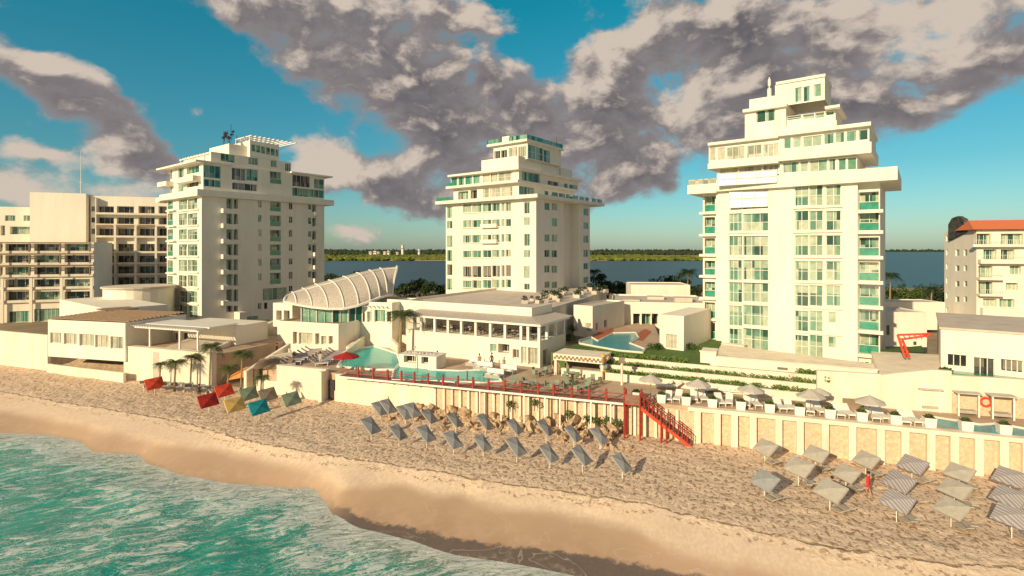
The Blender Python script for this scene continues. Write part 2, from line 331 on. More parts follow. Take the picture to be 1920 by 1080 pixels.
def sandh(s,t):
    d=-t; a=interp(DT,s); w=max(a+1,interp(DD,s)); e=max(w+1.5,interp(DW,s))
    if d<a: h=0
    elif d<w: h=-.6*(d-a)/(w-a)
    elif d<e: h=-.6+(WZ+.6)*(d-w)/(e-w)
    else: h=WZ-(d-e)*.12
    n=mnoise.noise(Vector((s*.25,t*.25,0)))*.10
    if d<a+.3: n+= mnoise.noise(Vector((s*1.5,t*1.5,3)))*.10+mnoise.noise(Vector((s*.7,t*.7,8)))*.08
    return h+n*(1 if d<a else .35), d-a, d-w, d-e
def grid(name,S,T,fn,attrs,matr):
    vs=[];fs=[];A=[[] for _ in attrs]
    for t in T:
        for s in S:
            r=fn(s,t); x,y,_=B.at(s,t); vs.append((x,y,r[0]))
            for i in range(len(attrs)): A[i].append(r[1+i])
    n=len(S)
    for j in range(len(T)-1):
        for i in range(n-1): fs.append((j*n+i,j*n+i+1,(j+1)*n+i+1,(j+1)*n+i))
    me=bpy.data.meshes.new(name); me.from_pydata(vs,[],fs); me.materials.append(matr)
    for nm,a in zip(attrs,A):
        at=me.attributes.new(nm,'FLOAT','POINT'); at.data.foreach_set('value',a)
    me.polygons.foreach_set('use_smooth',[True]*len(me.polygons)); me.update()
    o=bpy.data.objects.new(name,me); COL.objects.link(o); return o
def frange(a,b,st):
    n=int(round((b-a)/st)); return [a+(b-a)*i/n for i in range(n+1)]
def bcoord(nt):
    """beach-aligned coordinates as a vector"""
    geo=N(nt,'ShaderNodeNewGeometry'); mp=N(nt,'ShaderNodeMapping'); mp.inputs['Rotation'].default_value=(0,0,-B.ang()); L(nt,geo.outputs['Position'],mp.inputs['Vector']); return mp.outputs[0]
def mrange(nt,src,a,b,c=0,d=1,sm=True):
    m=N(nt,'ShaderNodeMapRange'); m.interpolation_type='SMOOTHSTEP' if sm else 'LINEAR'
    for k,v in zip(('From Min','From Max','To Min','To Max'),(a,b,c,d)): m.inputs[k].default_value=v
    L(nt,src,m.inputs['Value']); return m.outputs[0]
def math2(nt,op,a,b=None,c=None):
    m=N(nt,'ShaderNodeMath',operation=op)
    for i,x in enumerate((a,b,c)):
        if x is None: continue
        if isinstance(x,(int,float)): m.inputs[i].default_value=x
        else: L(nt,x,m.inputs[i])
    return m.outputs[0]
def mixc(nt,f,a,b,blend='MIX'):
    m=N(nt,'ShaderNodeMixRGB',blend_type=blend)
    for i,x in enumerate((f,a,b)):
        if isinstance(x,(int,float)): m.inputs[i].default_value=x
        elif isinstance(x,tuple): m.inputs[i].default_value=(*x,1)
        else: L(nt,x,m.inputs[i])
    return m.outputs[0]
def noise(nt,vec,scale,detail=5,rough=.55,dist=0,sc3=None):
    if sc3:
        mp=N(nt,'ShaderNodeMapping'); mp.inputs['Scale'].default_value=sc3; L(nt,vec,mp.inputs['Vector']); vec=mp.outputs[0]
    n=N(nt,'ShaderNodeTexNoise',i_Scale=scale,i_Detail=detail,i_Roughness=rough,i_Distortion=dist); L(nt,vec,n.inputs['Vector']); return n.outputs['Fac']
def attr(nt,nm):
    a=N(nt,'ShaderNodeAttribute'); a.attribute_name=nm; return a.outputs['Fac']
def sandmat():
    m,nt,b=newmat('beach_sand'); P=bcoord(nt); a=attr(nt,'track'); w=attr(nt,'damp'); e=attr(nt,'shore')
    big=noise(nt,P,.12,4); fine=noise(nt,P,4.2,5,.7,0,(1,.5,1)); med=noise(nt,P,1.5,4,.6); pit=noise(nt,P,3.1,3,.6,.3,(1,.72,1))
    dry=mixc(nt,big,(.65,.49,.36),(.75,.58,.44)); dry=mixc(nt,mrange(nt,fine,.35,.7),dry,(.80,.65,.50))
    rough=mrange(nt,math2(nt,'ADD',math2(nt,'ADD',a,math2(nt,'MULTIPLY',med,2.2)),math2(nt,'MULTIPLY',noise(nt,P,.18,4,.6),4.5)),4.6,2.0)      # 1 in the trodden zone
    pits=math2(nt,'MULTIPLY',mrange(nt,pit,.47,.40),rough); dry=mixc(nt,math2(nt,'MULTIPLY',pits,.8),dry,(.30,.18,.10))  # shade inside the trodden hollows, painted into the sand colour
    # wrack line of weed and pebbles
    aw=math2(nt,'ADD',a,math2(nt,'MULTIPLY_ADD',noise(nt,P,.9,5),1.0,-.5))
    ln=math2(nt,'MULTIPLY',mrange(nt,math2(nt,'ABSOLUTE',aw),.16,.05),mrange(nt,noise(nt,P,2.5,4),.38,.5))
    aw2=math2(nt,'ADD',a,math2(nt,'MULTIPLY_ADD',noise(nt,P,.5,5),2.4,-2.1))
    ln2=math2(nt,'MULTIPLY',mrange(nt,math2(nt,'ABSOLUTE',aw2),.35,.0),mrange(nt,noise(nt,P,4,3),.52,.6))
    dry=mixc(nt,math2(nt,'MULTIPLY',math2(nt,'MAXIMUM',ln,ln2),.75),dry,(.22,.14,.08))
    wn=math2(nt,'ADD',w,math2(nt,'MULTIPLY_ADD',noise(nt,P,.35,4),1.6,-.8)); wet=mrange(nt,wn,-.5,1.2)
    wet2=mixc(nt,mrange(nt,noise(nt,P,.8,6,.65),.4,.65),(.43,.285,.19),(.52,.36,.25))
    wet2=mixc(nt,mrange(nt,w,0,6),(.54,.38,.26),wet2)
    col=mixc(nt,wet,dry,wet2)
    # wave shadow and wet sand painted as a dark band, middle stretch
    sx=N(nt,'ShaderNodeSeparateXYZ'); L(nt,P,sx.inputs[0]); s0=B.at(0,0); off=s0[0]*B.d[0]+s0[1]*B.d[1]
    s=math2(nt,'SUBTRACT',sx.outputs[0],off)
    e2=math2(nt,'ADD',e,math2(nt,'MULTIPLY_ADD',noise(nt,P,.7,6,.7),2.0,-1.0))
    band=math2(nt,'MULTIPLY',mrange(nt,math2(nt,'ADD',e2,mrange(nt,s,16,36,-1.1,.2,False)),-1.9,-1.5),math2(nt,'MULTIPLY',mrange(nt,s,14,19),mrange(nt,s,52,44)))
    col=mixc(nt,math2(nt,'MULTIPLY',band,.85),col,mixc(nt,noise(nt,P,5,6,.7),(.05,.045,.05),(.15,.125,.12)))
    # thin foam tongues left on the wet sand
    tn=noise(nt,P,.22,3,.5,.8); tong=math2(nt,'MULTIPLY',mrange(nt,math2(nt,'ABSOLUTE',math2(nt,'SUBTRACT',tn,.56)),.006,.0),wet)
    lace=math2(nt,'MULTIPLY',mrange(nt,tn,.57,.60),mrange(nt,noise(nt,P,1.6,6,.7),.5,.62))
    film=math2(nt,'MULTIPLY',math2(nt,'MAXIMUM',tong,math2(nt,'MULTIPLY',lace,.6)),mrange(nt,e,-9,-6))
    col=mixc(nt,math2(nt,'MULTIPLY',film,.38),col,(.62,.55,.50))
    L(nt,col,b.inputs['Base Color'])
    L(nt,mrange(nt,wet,0,1,.95,.55),b.inputs['Roughness']); b.inputs['Specular IOR Level'].default_value=.25
    hh=math2(nt,'ADD',math2(nt,'MULTIPLY',math2(nt,'ADD',pit,math2(nt,'MULTIPLY',fine,.45)),math2(nt,'MULTIPLY_ADD',rough,.14,.008)),math2(nt,'MULTIPLY',ln,-.05))
    bp=N(nt,'ShaderNodeBump',i_Strength=1,i_Distance=1); L(nt,hh,bp.inputs['Height']); L(nt,bp.outputs[0],b.inputs['Normal'])
    return m
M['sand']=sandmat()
def seamat():
    m,nt,b=newmat('sea_water'); P=bcoord(nt); e=attr(nt,'shore')
    mp=N(nt,'ShaderNodeMapping'); mp.inputs['Rotation'].default_value=(0,0,math.radians(-42)); L(nt,P,mp.inputs['Vector'])
    rot=mp.outputs[0]
    tur=mixc(nt,noise(nt,P,.15,4),(.0,.22,.18),(.0,.42,.35)); deep=mrange(nt,e,.3,3.5)
    col=mixc(nt,deep,(.24,.30,.22),tur)
    st=noise(nt,rot,.8,6,.65,.9,(.5,1.4,1)); lump=noise(nt,P,.09,3); fin=noise(nt,rot,1.7,7,.74,1.2,(.6,1.3,1)); web=noise(nt,rot,1.5,6,.7,2.5,(.6,1.2,1))
    near=mrange(nt,e,6.5,.3,-.03,.16); zone=math2(nt,'ADD',math2(nt,'ADD',st,near),mrange(nt,lump,.35,.66,.10,-.10,False))
    patch=mrange(nt,zone,.49,.57); lines=mrange(nt,math2(nt,'ABSOLUTE',math2(nt,'SUBTRACT',web,.5)),.035,.008)
    speck=mrange(nt,math2(nt,'ADD',fin,math2(nt,'MULTIPLY_ADD',patch,.34,-.27)),.50,.56)
    foam=math2(nt,'MAXIMUM',speck,math2(nt,'MULTIPLY',lines,mrange(nt,zone,.36,.52)))
    edge=mrange(nt,math2(nt,'ADD',e,math2(nt,'MULTIPLY_ADD',web,2.4,-1.2)),.95,.1)
    fo=math2(nt,'MAXIMUM',math2(nt,'MULTIPLY',foam,.8),math2(nt,'MULTIPLY',edge,.75))
    col=mixc(nt,fo,col,mixc(nt,fin,(.55,.62,.60),(.88,.88,.86)))
    L(nt,col,b.inputs['Base Color']); L(nt,mrange(nt,fo,0,1,.22,.8,False),b.inputs['Roughness']); b.inputs['Specular IOR Level'].default_value=.45
    hh=math2(nt,'ADD',math2(nt,'MULTIPLY',st,.6),math2(nt,'MULTIPLY',fin,.08))
    bp=N(nt,'ShaderNodeBump',i_Strength=1,i_Distance=.55); L(nt,hh,bp.inputs['Height']); L(nt,bp.outputs[0],b.inputs['Normal'])
    return m
M['sea']=seamat()
def poolmat(name,c1,c2,sc_=.6,bump=.03):
    m,nt,b=newmat(name); geo=N(nt,'ShaderNodeNewGeometry'); P=geo.outputs['Position']
    L(nt,mixc(nt,noise(nt,P,sc_,5),c1,c2),b.inputs['Base Color']); b.inputs['Roughness'].default_value=.18; b.inputs['Specular IOR Level'].default_value=.18
    bp=N(nt,'ShaderNodeBump',i_Strength=1,i_Distance=bump); L(nt,noise(nt,P,2.2,4),bp.inputs['Height']); L(nt,bp.outputs[0],b.inputs['Normal']); return m
M['pool']=poolmat('pool_water',(.0,.40,.38),(.02,.60,.52)); M['pool2']=poolmat('deep_pool_water',(.0,.18,.28),(.02,.42,.44),.4)
def lagoonmat():
    m,nt,b=newmat('lagoon_water'); geo=N(nt,'ShaderNodeNewGeometry'); P=geo.outputs['Position']
    L(nt,mixc(nt,noise(nt,P,.02,5,.6,0,(.4,1,1)),(.008,.055,.085),(.015,.09,.125)),b.inputs['Base Color']); b.inputs['Roughness'].default_value=.35; b.inputs['Specular IOR Level'].default_value=.25
    bp=N(nt,'ShaderNodeBump',i_Strength=.8,i_Distance=.6); L(nt,noise(nt,P,.35,6,.65,0,(.5,1,1)),bp.inputs['Height']); L(nt,bp.outputs[0],b.inputs['Normal']); return m
M['lagoon']=lagoonmat()

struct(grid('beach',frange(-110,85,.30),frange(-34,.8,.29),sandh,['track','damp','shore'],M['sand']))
def seah(s,t):
    e=-t-interp(DW,s)
    z=WZ+(mnoise.noise(Vector((s*.35,t*.2,0)))*.22+mnoise.noise(Vector((s*.9,t*.6,5)))*.08)*min(1,max(0,e/3))
    return z,e
TT=[-15-.45*i for i in range(83)]; x=52; 
while x<900: x*=1.18; TT.append(-x)
struct(grid('sea',[-900,-500,-280,-170]+frange(-120,80,.6)+[120,200,400,900],TT,seah,['shore'],M['sea']))
mb=MB(); bp_=[B.at(-420,.4)[:2],B.at(120,.4)[:2],(330,120),(330,262),(181,246),(60,240),(-46,234),(-420,250)]
mb.prism(bp_,-3,.25); struct(mb.build('ground',M['ground']))
mb=MB(); mb.quad((-16000,200,-.4),(16000,200,-.4),(16000,16000,-.4),(-16000,16000,-.4)); struct(mb.build('lagoon',M['lagoon']))
# far shore land and woods
mb=MB(); mb.prism([(-3000,905),(-335,905),(-100,880),(120,890),(345,905),(420,1000),(700,1500),(900,2600),(-3000,2600)],-2,.6); struct(mb.build('far_land',M['ground']))
mb=MB(); mb.prism([(-9000,4200),(9000,4200),(9000,8000),(-9000,8000)],-2,6); struct(mb.build('mainland',M['fardark']))
def wood(name,x0,x1,y0,y1,nx,ny,h,matr,label,seed,clip=None):
    mb=MB(); rnd=random.Random(seed)
    for _ in range(nx*ny):
        x=rnd.uniform(x0,x1); y=y0+(y1-y0)*rnd.random()**1.6
        if clip and not clip(x,y): continue
        k=math.sqrt(y/900.0); r=rnd.uniform(3,7)*k; hh=h*rnd.uniform(.55,1.1)
        hh*= .8+.45*mnoise.noise(Vector((x*.01,y*.004,seed)))
        n=6; b=len(mb.v); mb.v.append((x,y,hh)); 
        for lv,(rr,zz) in enumerate(((.6,.86),(1,.5),(.8,0))):
            for i in range(n):
                an=6.2832*(i+.5*lv)/n; j=rnd.uniform(.75,1.25); mb.v.append((x+r*rr*j*math.cos(an),y+r*rr*j*math.sin(an),zz*hh*rnd.uniform(.85,1.1)))
        for i in range(n):
            j=(i+1)%n; mb.f.append((b,b+1+i,b+1+j)); mb.mi.append(0)
            for lv in range(2):
                a=b+1+lv*n; mb.f.append((a+i,a+n+i,a+n+j,a+j)); mb.mi.append(0)
    o=mb.build(name,matr); tag(o,label,'woodland',kind='stuff'); return o
wood('mangrove_wood',-600,360,885,1500,160,24,6.5,M['mangrove'],'sunlit olive green mangrove belt across the lagoon',3,lambda x,y:x<(345 if y<1000 else 345+.7*(y-1000)) and y>905-.1*abs(x))
wood('distant_wood',-1900,900,1700,2600,140,16,13,M['fardark'],'dark line of distant woods on the horizon behind the lagoon',5)
wood('coast_wood',-6500,6500,4200,5200,260,8,26,M['fardark'],'far dark wooded coast along the horizon',9)
# distant town
def town(i,px,w,top,lab):
    e=empty('distant_building',lab,'building',V(px,480,1600),'white buildings of the far town'); mb=MB()
    x,y,_=V(px,480,1600); zt=CH-(top-HZ)/F*1600; mb.bx((x,y,zt/2),(w*.8,9,zt/2)); wl=mb.build('wall',M['stucco'],e)
    mb=MB(); mb.bx((x,y,zt+.6),(w*.9,10,.6)); mb.build('roof',M['concrete'],e)
    mb=MB()
    for k in range(4): mb.bx((x-w*.6+w*.4*k,y-9.1,zt*.7),(w*.12,.1,1.5))
    mb.build('window_band',M['gld'],e)
for i,(px,w,top,lab) in enumerate([(755,3.2,460,'tall white tower standing on the far shore between the left and middle towers'),(786,3,467.5,'lone small white block right of the tall white tower on the far shore'),
   (695,4,472,'leftmost small white building among the far shore woods'),(704,5,471,'wide white building second from left in the far town'),(710,3,472.5,'low white building left of centre in the far town'),
   (722,4,472,'white building in the middle of the far town'),(729,3,470.5,'white building just left of the gap before the tall far tower'),(745,3,473,'low white house right beside the tall far tower')]): town(i,px,w,top,lab)

# ------------------------------------------------------------ windows
def pane_frame(parent, fr, a0,a1,z0,z1, depth, nx=2, nz=1, glass='gl', name='window', fw=.07, rail=False, label=None):
    mb=MB(); t=depth-.04; mb.quad(fr.at(a0,t,z0),fr.at(a1,t,z0),fr.at(a1,t,z1),fr.at(a0,t,z1))
    mb.quad(fr.at(a0,t+.03,z0),fr.at(a0,t+.03,z1),fr.at(a1,t+.03,z1),fr.at(a1,t+.03,z0))
    w=mb.build(name,M[glass],parent)
    if label: w['label']=label
    mb=MB()
    if a1-a0>.5:
        for i in range(nx+1):
            a=a0+(a1-a0)*i/nx; a=min(max(a,a0+fw/2),a1-fw/2); mb.box(fr,a-fw/2,a+fw/2,t-.07,t-.012,z0,z1)
        for k in range(nz+1):
            z=z0+(z1-z0)*k/nz; z=min(max(z,z0+fw/2),z1-fw/2); mb.box(fr,a0,a1,t-.062,t-.016,z-fw/2,z+fw/2)
        mb.build('frame',M['frame'],w)
    if rail:
        rh=min(1.05,(z1-z0)*.42); mb=MB(); mb.box(fr,a0,a1,.06,.09,z0+.02,z0+rh); r=mb.build('balcony_rail',M['rail'],parent)
        mb=MB(); mb.box(fr,a0,a1,.04,.11,z0+rh,z0+rh+.06); mb.build('handrail',M['frame'],r)
    return w
def openings(parent, fr, spec, t=0):
    """spec: (x0,y0,x1,y1,depth,nx,nz,glass,rail) in picture measures projected on this wall plane; returns holes and makes windows"""
    holes=[]
    for (x0,y0,x1,y1,dp,nx,nz,gl,rl) in spec:
        xm=(x0+x1)/2; a0,_=fr.hit(x0,y0,t); a1,_=fr.hit(x1,y1,t); z1=fr.hit(xm,y0,t)[1]; z0=fr.hit(xm,y1,t)[1]
        if a1<a0: a0,a1=a1,a0
        holes.append((a0,a1,z0,z1,dp,nx,nz,gl,rl))
    return holes
def wallface(parent, mb, fr, s0,s1,z0,z1, spec):
    hs=[]
    for h in openings(parent,fr,spec):
        a0,a1,za,zb,dp,nx,nz,gl,rl=h
        a0=max(a0,s0+.05); a1=min(a1,s1-.05); za=max(za,z0+.05); zb=min(zb,z1-.05)
        if a1-a0<.15 or zb-za<.15: continue
        bad=any(a0<q[1] and a1>q[0] and za<q[3] and zb>q[2] for q in hs)
        if bad: continue
        hs.append((a0,a1,za,zb,dp)); pane_frame(parent,fr,a0,a1,za,zb,dp,nx,nz,gl,rail=rl)
    mb.skin(fr,s0,s1,z0,z1,hs)
def storey(parent, fr, s0,s1,t0,t1,z0,z1, front=(), right=(), left=(), name='wall', m='stucco', label=None, roof=True, roofm='concrete', parapet=0):
    """a box of real walls with openings; front at t0, right side at s1, left side at s0"""
    mb=MB(); f=Fr(fr.at(s0,t0),fr.d); w=s1-s0; d=t1-t0
    wallface(parent,mb,f,0,w,z0,z1,front)
    wallface(parent,mb,fr.side(s1,t0),0,d,z0,z1,right)
    wallface(parent,mb,fr.left(s0,t1,),0,d,z0,z1,left)
    p=[fr.at(s0,t1),fr.at(s1,t1)]; mb.quad((*p[1][:2],z0),(*p[0][:2],z0),(*p[0][:2],z1),(*p[1][:2],z1))
    q=[fr.at(s0,t0,z1),fr.at(s1,t0,z1),fr.at(s1,t1,z1),fr.at(s0,t1,z1)]
    if roof and parapet==0: mb.quad(*q)
    o=mb.build(name,M[m],parent)
    if parapet:
        mb=MB(); e=.18
        for (a,b,c,d2) in ((s0,s1,t0,t0+e),(s0,s1,t1-e,t1),(s0,s0+e,t0+e,t1-e),(s1-e,s1,t0+e,t1-e)): mb.box(fr,a,b,c,d2,z1,z1+parapet)
        mb.each('parapet',M[m],parent); mb=MB(); mb.box(fr,s0+e,s1-e,t0+e,t1-e,z1-.15,z1+.02); mb.build('roof',M[roofm],parent)
    return o
def cols(xs,rows,dp=.3,nx=2,nz=1,gl='gl',rl=False):
    return [(x0,y0,x1,y1,dp,nx,nz,gl,rl) for (x0,x1) in xs for (y0,y1) in rows]
def cr(sc_,ox,oy): 
    return (lambda x:ox+sc_*x),(lambda y:oy+sc_*y)
def rowsc(f,rows): return [(f(a),f(b)) for a,b in rows]
AD=(.793,-.61)
# ------------------------------------------------------------ right tower
X4,Y4=cr(.5276,1270,130)
T3=Fr((27.3,77.0),AD)
e=empty('hotel_tower','tall cream stepped tower at the right, its big gold-lit windows facing the sea','tower',T3.at(10,6,3.2))
SX=lambda x,t=0:T3.hit(x,500,t)[0]
ZX=lambda x,y,t=0:T3.hit(x,y,t)[1]
# walls: left recess, main, right recess
A=rowsc(Y4,[(512,575),(592,662),(678,750),(758,828),(840,912),(922,1000)])
Bc=rowsc(Y4,[(410,485),(503,572),(590,662),(682,752),(768,842),(858,932),(945,1025)])
zs0=ZX(1480,345)-.35
fr_spec=cols([(X4(183),X4(230)),(X4(234),X4(323))],[(354,391)]+A,.35,3,2)
fr_spec+=cols([(X4(417),X4(466)),(X4(469),X4(517))],Bc,.35,2,2)+cols([(X4(528),X4(581))],Bc[:5],.35,2,2)+cols([(X4(535),X4(565))],rowsc(Y4,[(862,902),(950,990)]),.25,1,1)
fr_spec+=[(X4(427),Y4(1038),X4(465),Y4(1050),.2,2,1,'gld',False),(X4(555),Y4(1048),X4(588),Y4(1060),.2,2,1,'gld',False)]
sm0,sm1=SX(1343),SX(1608); ztop=ZX(1480,343); 
storey(e,T3,sm0,sm1,0,14,2.5,ztop-.1,front=fr_spec)
lb=rowsc(Y4,[(450,505),(525,583),(600,655),(680,730),(755,808),(828,882),(900,955)])
s0=SX(1318,1.2); storey(e,T3,s0,sm0,1.2,13,2.5,ztop-.1,front=cols([(X4(97),X4(134))],lb,1.0,2,1,'gl',True))
rb=rowsc(Y4,[(435,498),(508,572),(597,662),(685,750),(768,838),(858,925),(942,1010)])
s1=SX(1650,1.2); storey(e,T3,sm1,s1,1.2,13,2.5,ztop-.1,front=cols([(X4(646),X4(716))],rb,1.0,2,1,'gl',True)+[(X4(650),Y4(1040),X4(662),Y4(1055),.2,1,1,'gld',False),(X4(668),Y4(1040),X4(680),Y4(1055),.2,1,1,'gld',False)])
mb=MB()
# projecting floor slabs of the balconies
mb=MB()
for (y0,y1) in rb:
    z=ZX(1630,y1+1.5,1.0); mb.box(T3,sm1-.0+.02,s1+.35,.45,1.19,z-.35,z+.05)
for (y0,y1) in lb:
    z=ZX(1330,y1+1.5,1.0); mb.box(T3,s0-.35,sm0-.02,.55,1.19,z-.3,z+.05)
mb.each('balcony_slab',M['stucco'],e)
# sills between the big window blocks
mb=MB()
for y0,y1 in A: mb.box(T3,SX(1364),SX(1443),-.18,-.003,ZX(1400,y1)-.28,ZX(1400,y1)-.02)
for y0,y1 in Bc: mb.box(T3,SX(1487),SX(1580),-.25,-.003,ZX(1530,y1)-.30,ZX(1530,y1)-.02)
mb.each('sill',M['stucco'],e)
zb=ZX(1600,Y4(402),-.8); zt=ZX(1600,Y4(356),-.8)
mb=MB(); mb.box(T3,SX(1289,-.8),SX(1346),-.8,14,zb-.15,zb+1.15); mb.each('overhang_slab',M['stucco'],e)
mb=MB(); mb.box(T3,SX(1346)+.01,SX(1683,-.8),-.8,14,zb,zt); mb.each('overhang_slab',M['stucco'],e)
mb=MB(); mb.box(T3,SX(1291,-.7),SX(1318,-.7),-.74,-.68,zb+1.15,zb+1.9); mb.box(T3,SX(1320,-.7),SX(1342,-.7),-.74,-.68,zb+1.15,zb+1.9); mb.each('terrace_screen',M['glc'],e)
# tier 1
z1=ZX(1540,Y4(318)); sA,sB=SX(1344),SX(1607)
sMid=SX(X4(365))
storey(e,T3,sA,sMid-.02,.3,12,zb+1.0,z1+.2,front=[(X4(150),Y4(338),X4(215),Y4(378),.3,3,1,'glc',False),(X4(220),Y4(332),X4(300),Y4(378),.3,3,1,'glc',False),(X4(305),Y4(330),X4(360),Y4(370),.3,3,1,'glc',False)])
storey(e,T3,sMid,sB,.0,12,zt,z1,front=[(X4(a),Y4(322+(640-a)*.045-10),X4(b),Y4(362+(640-a)*.045-7),.25,n,1,'gl',False) for a,b,n in ((375,432,2),(437,465,1),(470,533,2),(538,562,1),(572,600,1),(604,638,1))])
M['mirror']=mat('sun_glare_gloss',(.62,.58,.46),None,.40,1,spec=1.0)  # glossy cream for the added sun glare panels
gn=Vector((-.509,-.851,.13)).normalized(); gu=Vector((0,0,1)).cross(gn).normalized(); gv=gn.cross(gu)
for (x_,y_,w_,h_) in ((1402,335,7.4,1.7),(1403,372,4.8,2.45)):  # added panels, each tilted to mirror the sun into the camera
    t_=-.55 if y_<350 else -.16; dd_=Vector(V(x_,y_,70))-Vector((0,0,CH)); gn=(sdir-dd_.normalized()).normalized(); gu=Vector((0,0,1)).cross(gn).normalized(); gv=gn.cross(gu); a_,z_=T3.hit(x_,y_,t_); c_=Vector(T3.at(a_,t_-(.75 if y_<350 else 0),z_)); mb=MB(); mb.quad(c_-gu*w_/2-gv*h_/2,c_+gu*w_/2-gv*h_/2,c_+gu*w_/2+gv*h_/2,c_-gu*w_/2+gv*h_/2); o=mb.build('sun_glare_panel',M['mirror'],e); o.modifiers.new('t','SOLIDIFY').thickness=.03
    mb=MB()
    for f_ in (-.5,-.17,.17,.5): mb.tube(c_+gu*w_*f_-gv*h_/2+gn*.09,c_+gu*w_*f_+gv*h_/2+gn*.09,.07,n=4)
    for f_ in (-.5,0,.5): mb.tube(c_-gu*w_/2+gv*h_*f_+gn*.09,c_+gu*w_/2+gv*h_*f_+gn*.09,.06,n=4)
    mb.build('frame',M['frame'],o)  # bars across the added glare panel
# tier 2: projecting parapet, windows, roof
zp0=ZX(1540,Y4(312),-1); zp1=ZX(1540,Y4(275),-1)
mb=MB(); mb.box(T3,sMid,SX(1634,-1),-1,12,zp0,zp1); mb.box(T3,SX(1327,-1),sMid-.02,-1,12,zp0-.2,zp0+.55); mb.each('terrace_parapet',M['stucco'],e)
zr=ZX(1540,Y4(222),-.6)
storey(e,T3,sMid,SX(1630,-.4),-.4,11,zp1,zr,front=[(X4(a),Y4(245-(a-375)*.115),X4(b),Y4(282-(a-375)*.115),.25,n,1,'gl',False) for a,b,n in ((378,404,1),(410,440,1),(446,514,2),(520,557,1),(561,594,1),(600,638,1),(643,678,1))])
storey(e,T3,SX(1329,-.4),sMid-.02,-.4,11,zp0+.55,zr-.15,front=[(X4(a),Y4(280-(a-110)*.08),X4(b),Y4(325-(a-110)*.08),.2,n,1,'glc',False) for a,b,n in ((115,137,1),(142,170,1),(175,240,3),(246,300,2),(304,362,3))])
mb=MB(); mb.box(T3,SX(1327,-1.1),sMid-.03,-1.1,11.4,zr-.15,zr+.22); mb.box(T3,sMid,SX(1633,-1.1),-1.1,11.4,zr,zr+.45); mb.each('roof_slab',M['stucco'],e)
# tier 3
zc=ZX(1520,Y4(150),1.5); t3=1.5
storey(e,T3,SX(X4(240),t3),SX(X4(386),t3),t3,9,zr+.4,ZX(1440,Y4(140),t3),front=[(X4(279),Y4(140),X4(348),Y4(186),.25,2,1,'gl',False)])
storey(e,T3,SX(X4(386),t3)+.01,SX(X4(560),t3),t3+.6,9,zr+.44,zc-.1,front=[(X4(390),Y4(140),X4(440),Y4(178),.5,2,1,'gl',True),(X4(446),Y4(138),X4(486),Y4(176),.5,1,1,'gl',False),(X4(490),Y4(136),X4(522),Y4(172),.5,1,1,'gl',False),(X4(526),Y4(134),X4(556),Y4(162),.4,1,1,'gl',False),(X4(435),Y4(196),X4(462),Y4(218),.3,1,1,'interior',False)])
mb=MB(); mb.box(T3,SX(X4(232),.9),SX(X4(388),.9),.9,9.3,ZX(1440,Y4(144),t3)+.02,ZX(1440,Y4(133),t3)); mb.box(T3,SX(X4(524),.9),SX(X4(577),.9),.9,9.3,zc-.05,zc+.28); mb.each('roof_slab',M['stucco'],e)
mb=MB(); mb.box(T3,SX(X4(386),.8),SX(X4(566),.8),.8,1.9,zr+.45,zr+1.5); mb.each('terrace_parapet',M['stucco'],e)
# tier 4
za=ZX(1450,Y4(132),t3); 
storey(e,T3,SX(X4(256),2),SX(X4(347),2),2,8,za,ZX(1430,Y4(100),2)); 
storey(e,T3,SX(X4(347),2)+.01,SX(X4(524),2),2,8,za,ZX(1500,Y4(42),2),front=[(X4(417),Y4(64),X4(443),Y4(116),.25,1,1,'gl',False),(X4(447),Y4(60),X4(472),Y4(114),.25,1,1,'gl',False),(X4(484),Y4(52),X4(512),Y4(97),.25,1,1,'gl',False)])
mb=MB(); mb.box(T3,SX(X4(350),1.8),SX(X4(526),1.8),1.8,8.2,ZX(1500,Y4(42),2)+.01,ZX(1500,Y4(32),2)); mb.each('roof_slab',M['stucco'],e)
# small mast on top
c=T3.at(SX(X4(327),4),4); zz=ZX(1430,Y4(100),2)
mb=MB(); mb.tube((c[0],c[1],zz),(c[0],c[1],zz+3.2),.09); mb.tube((c[0],c[1],zz+.3),(c[0],c[1],zz+1.6),.28,.28,8); mb.tube((c[0],c[1],zz+2.0),(c[0],c[1],zz+2.9),.2,.2,8); mb.build('antenna',M['white'],e)
# stepped plinth in front of the tower
mb=MB(); mb.box(T3,SX(1312,-2.4),SX(1470,-2.4),-2.4,-.01,2.5,ZX(1400,682,-2.4)+.6); mb.box(T3,SX(1470,-2.4)+.01,SX(1606,-2),-2.0,-.01,2.5,ZX(1560,686,-2)); mb.box(T3,SX(1330,-1.4),SX(1395,-1.4),-1.4,-.012,4,ZX(1360,645,-1.4)); mb.each('plinth',M['stucco'],e)

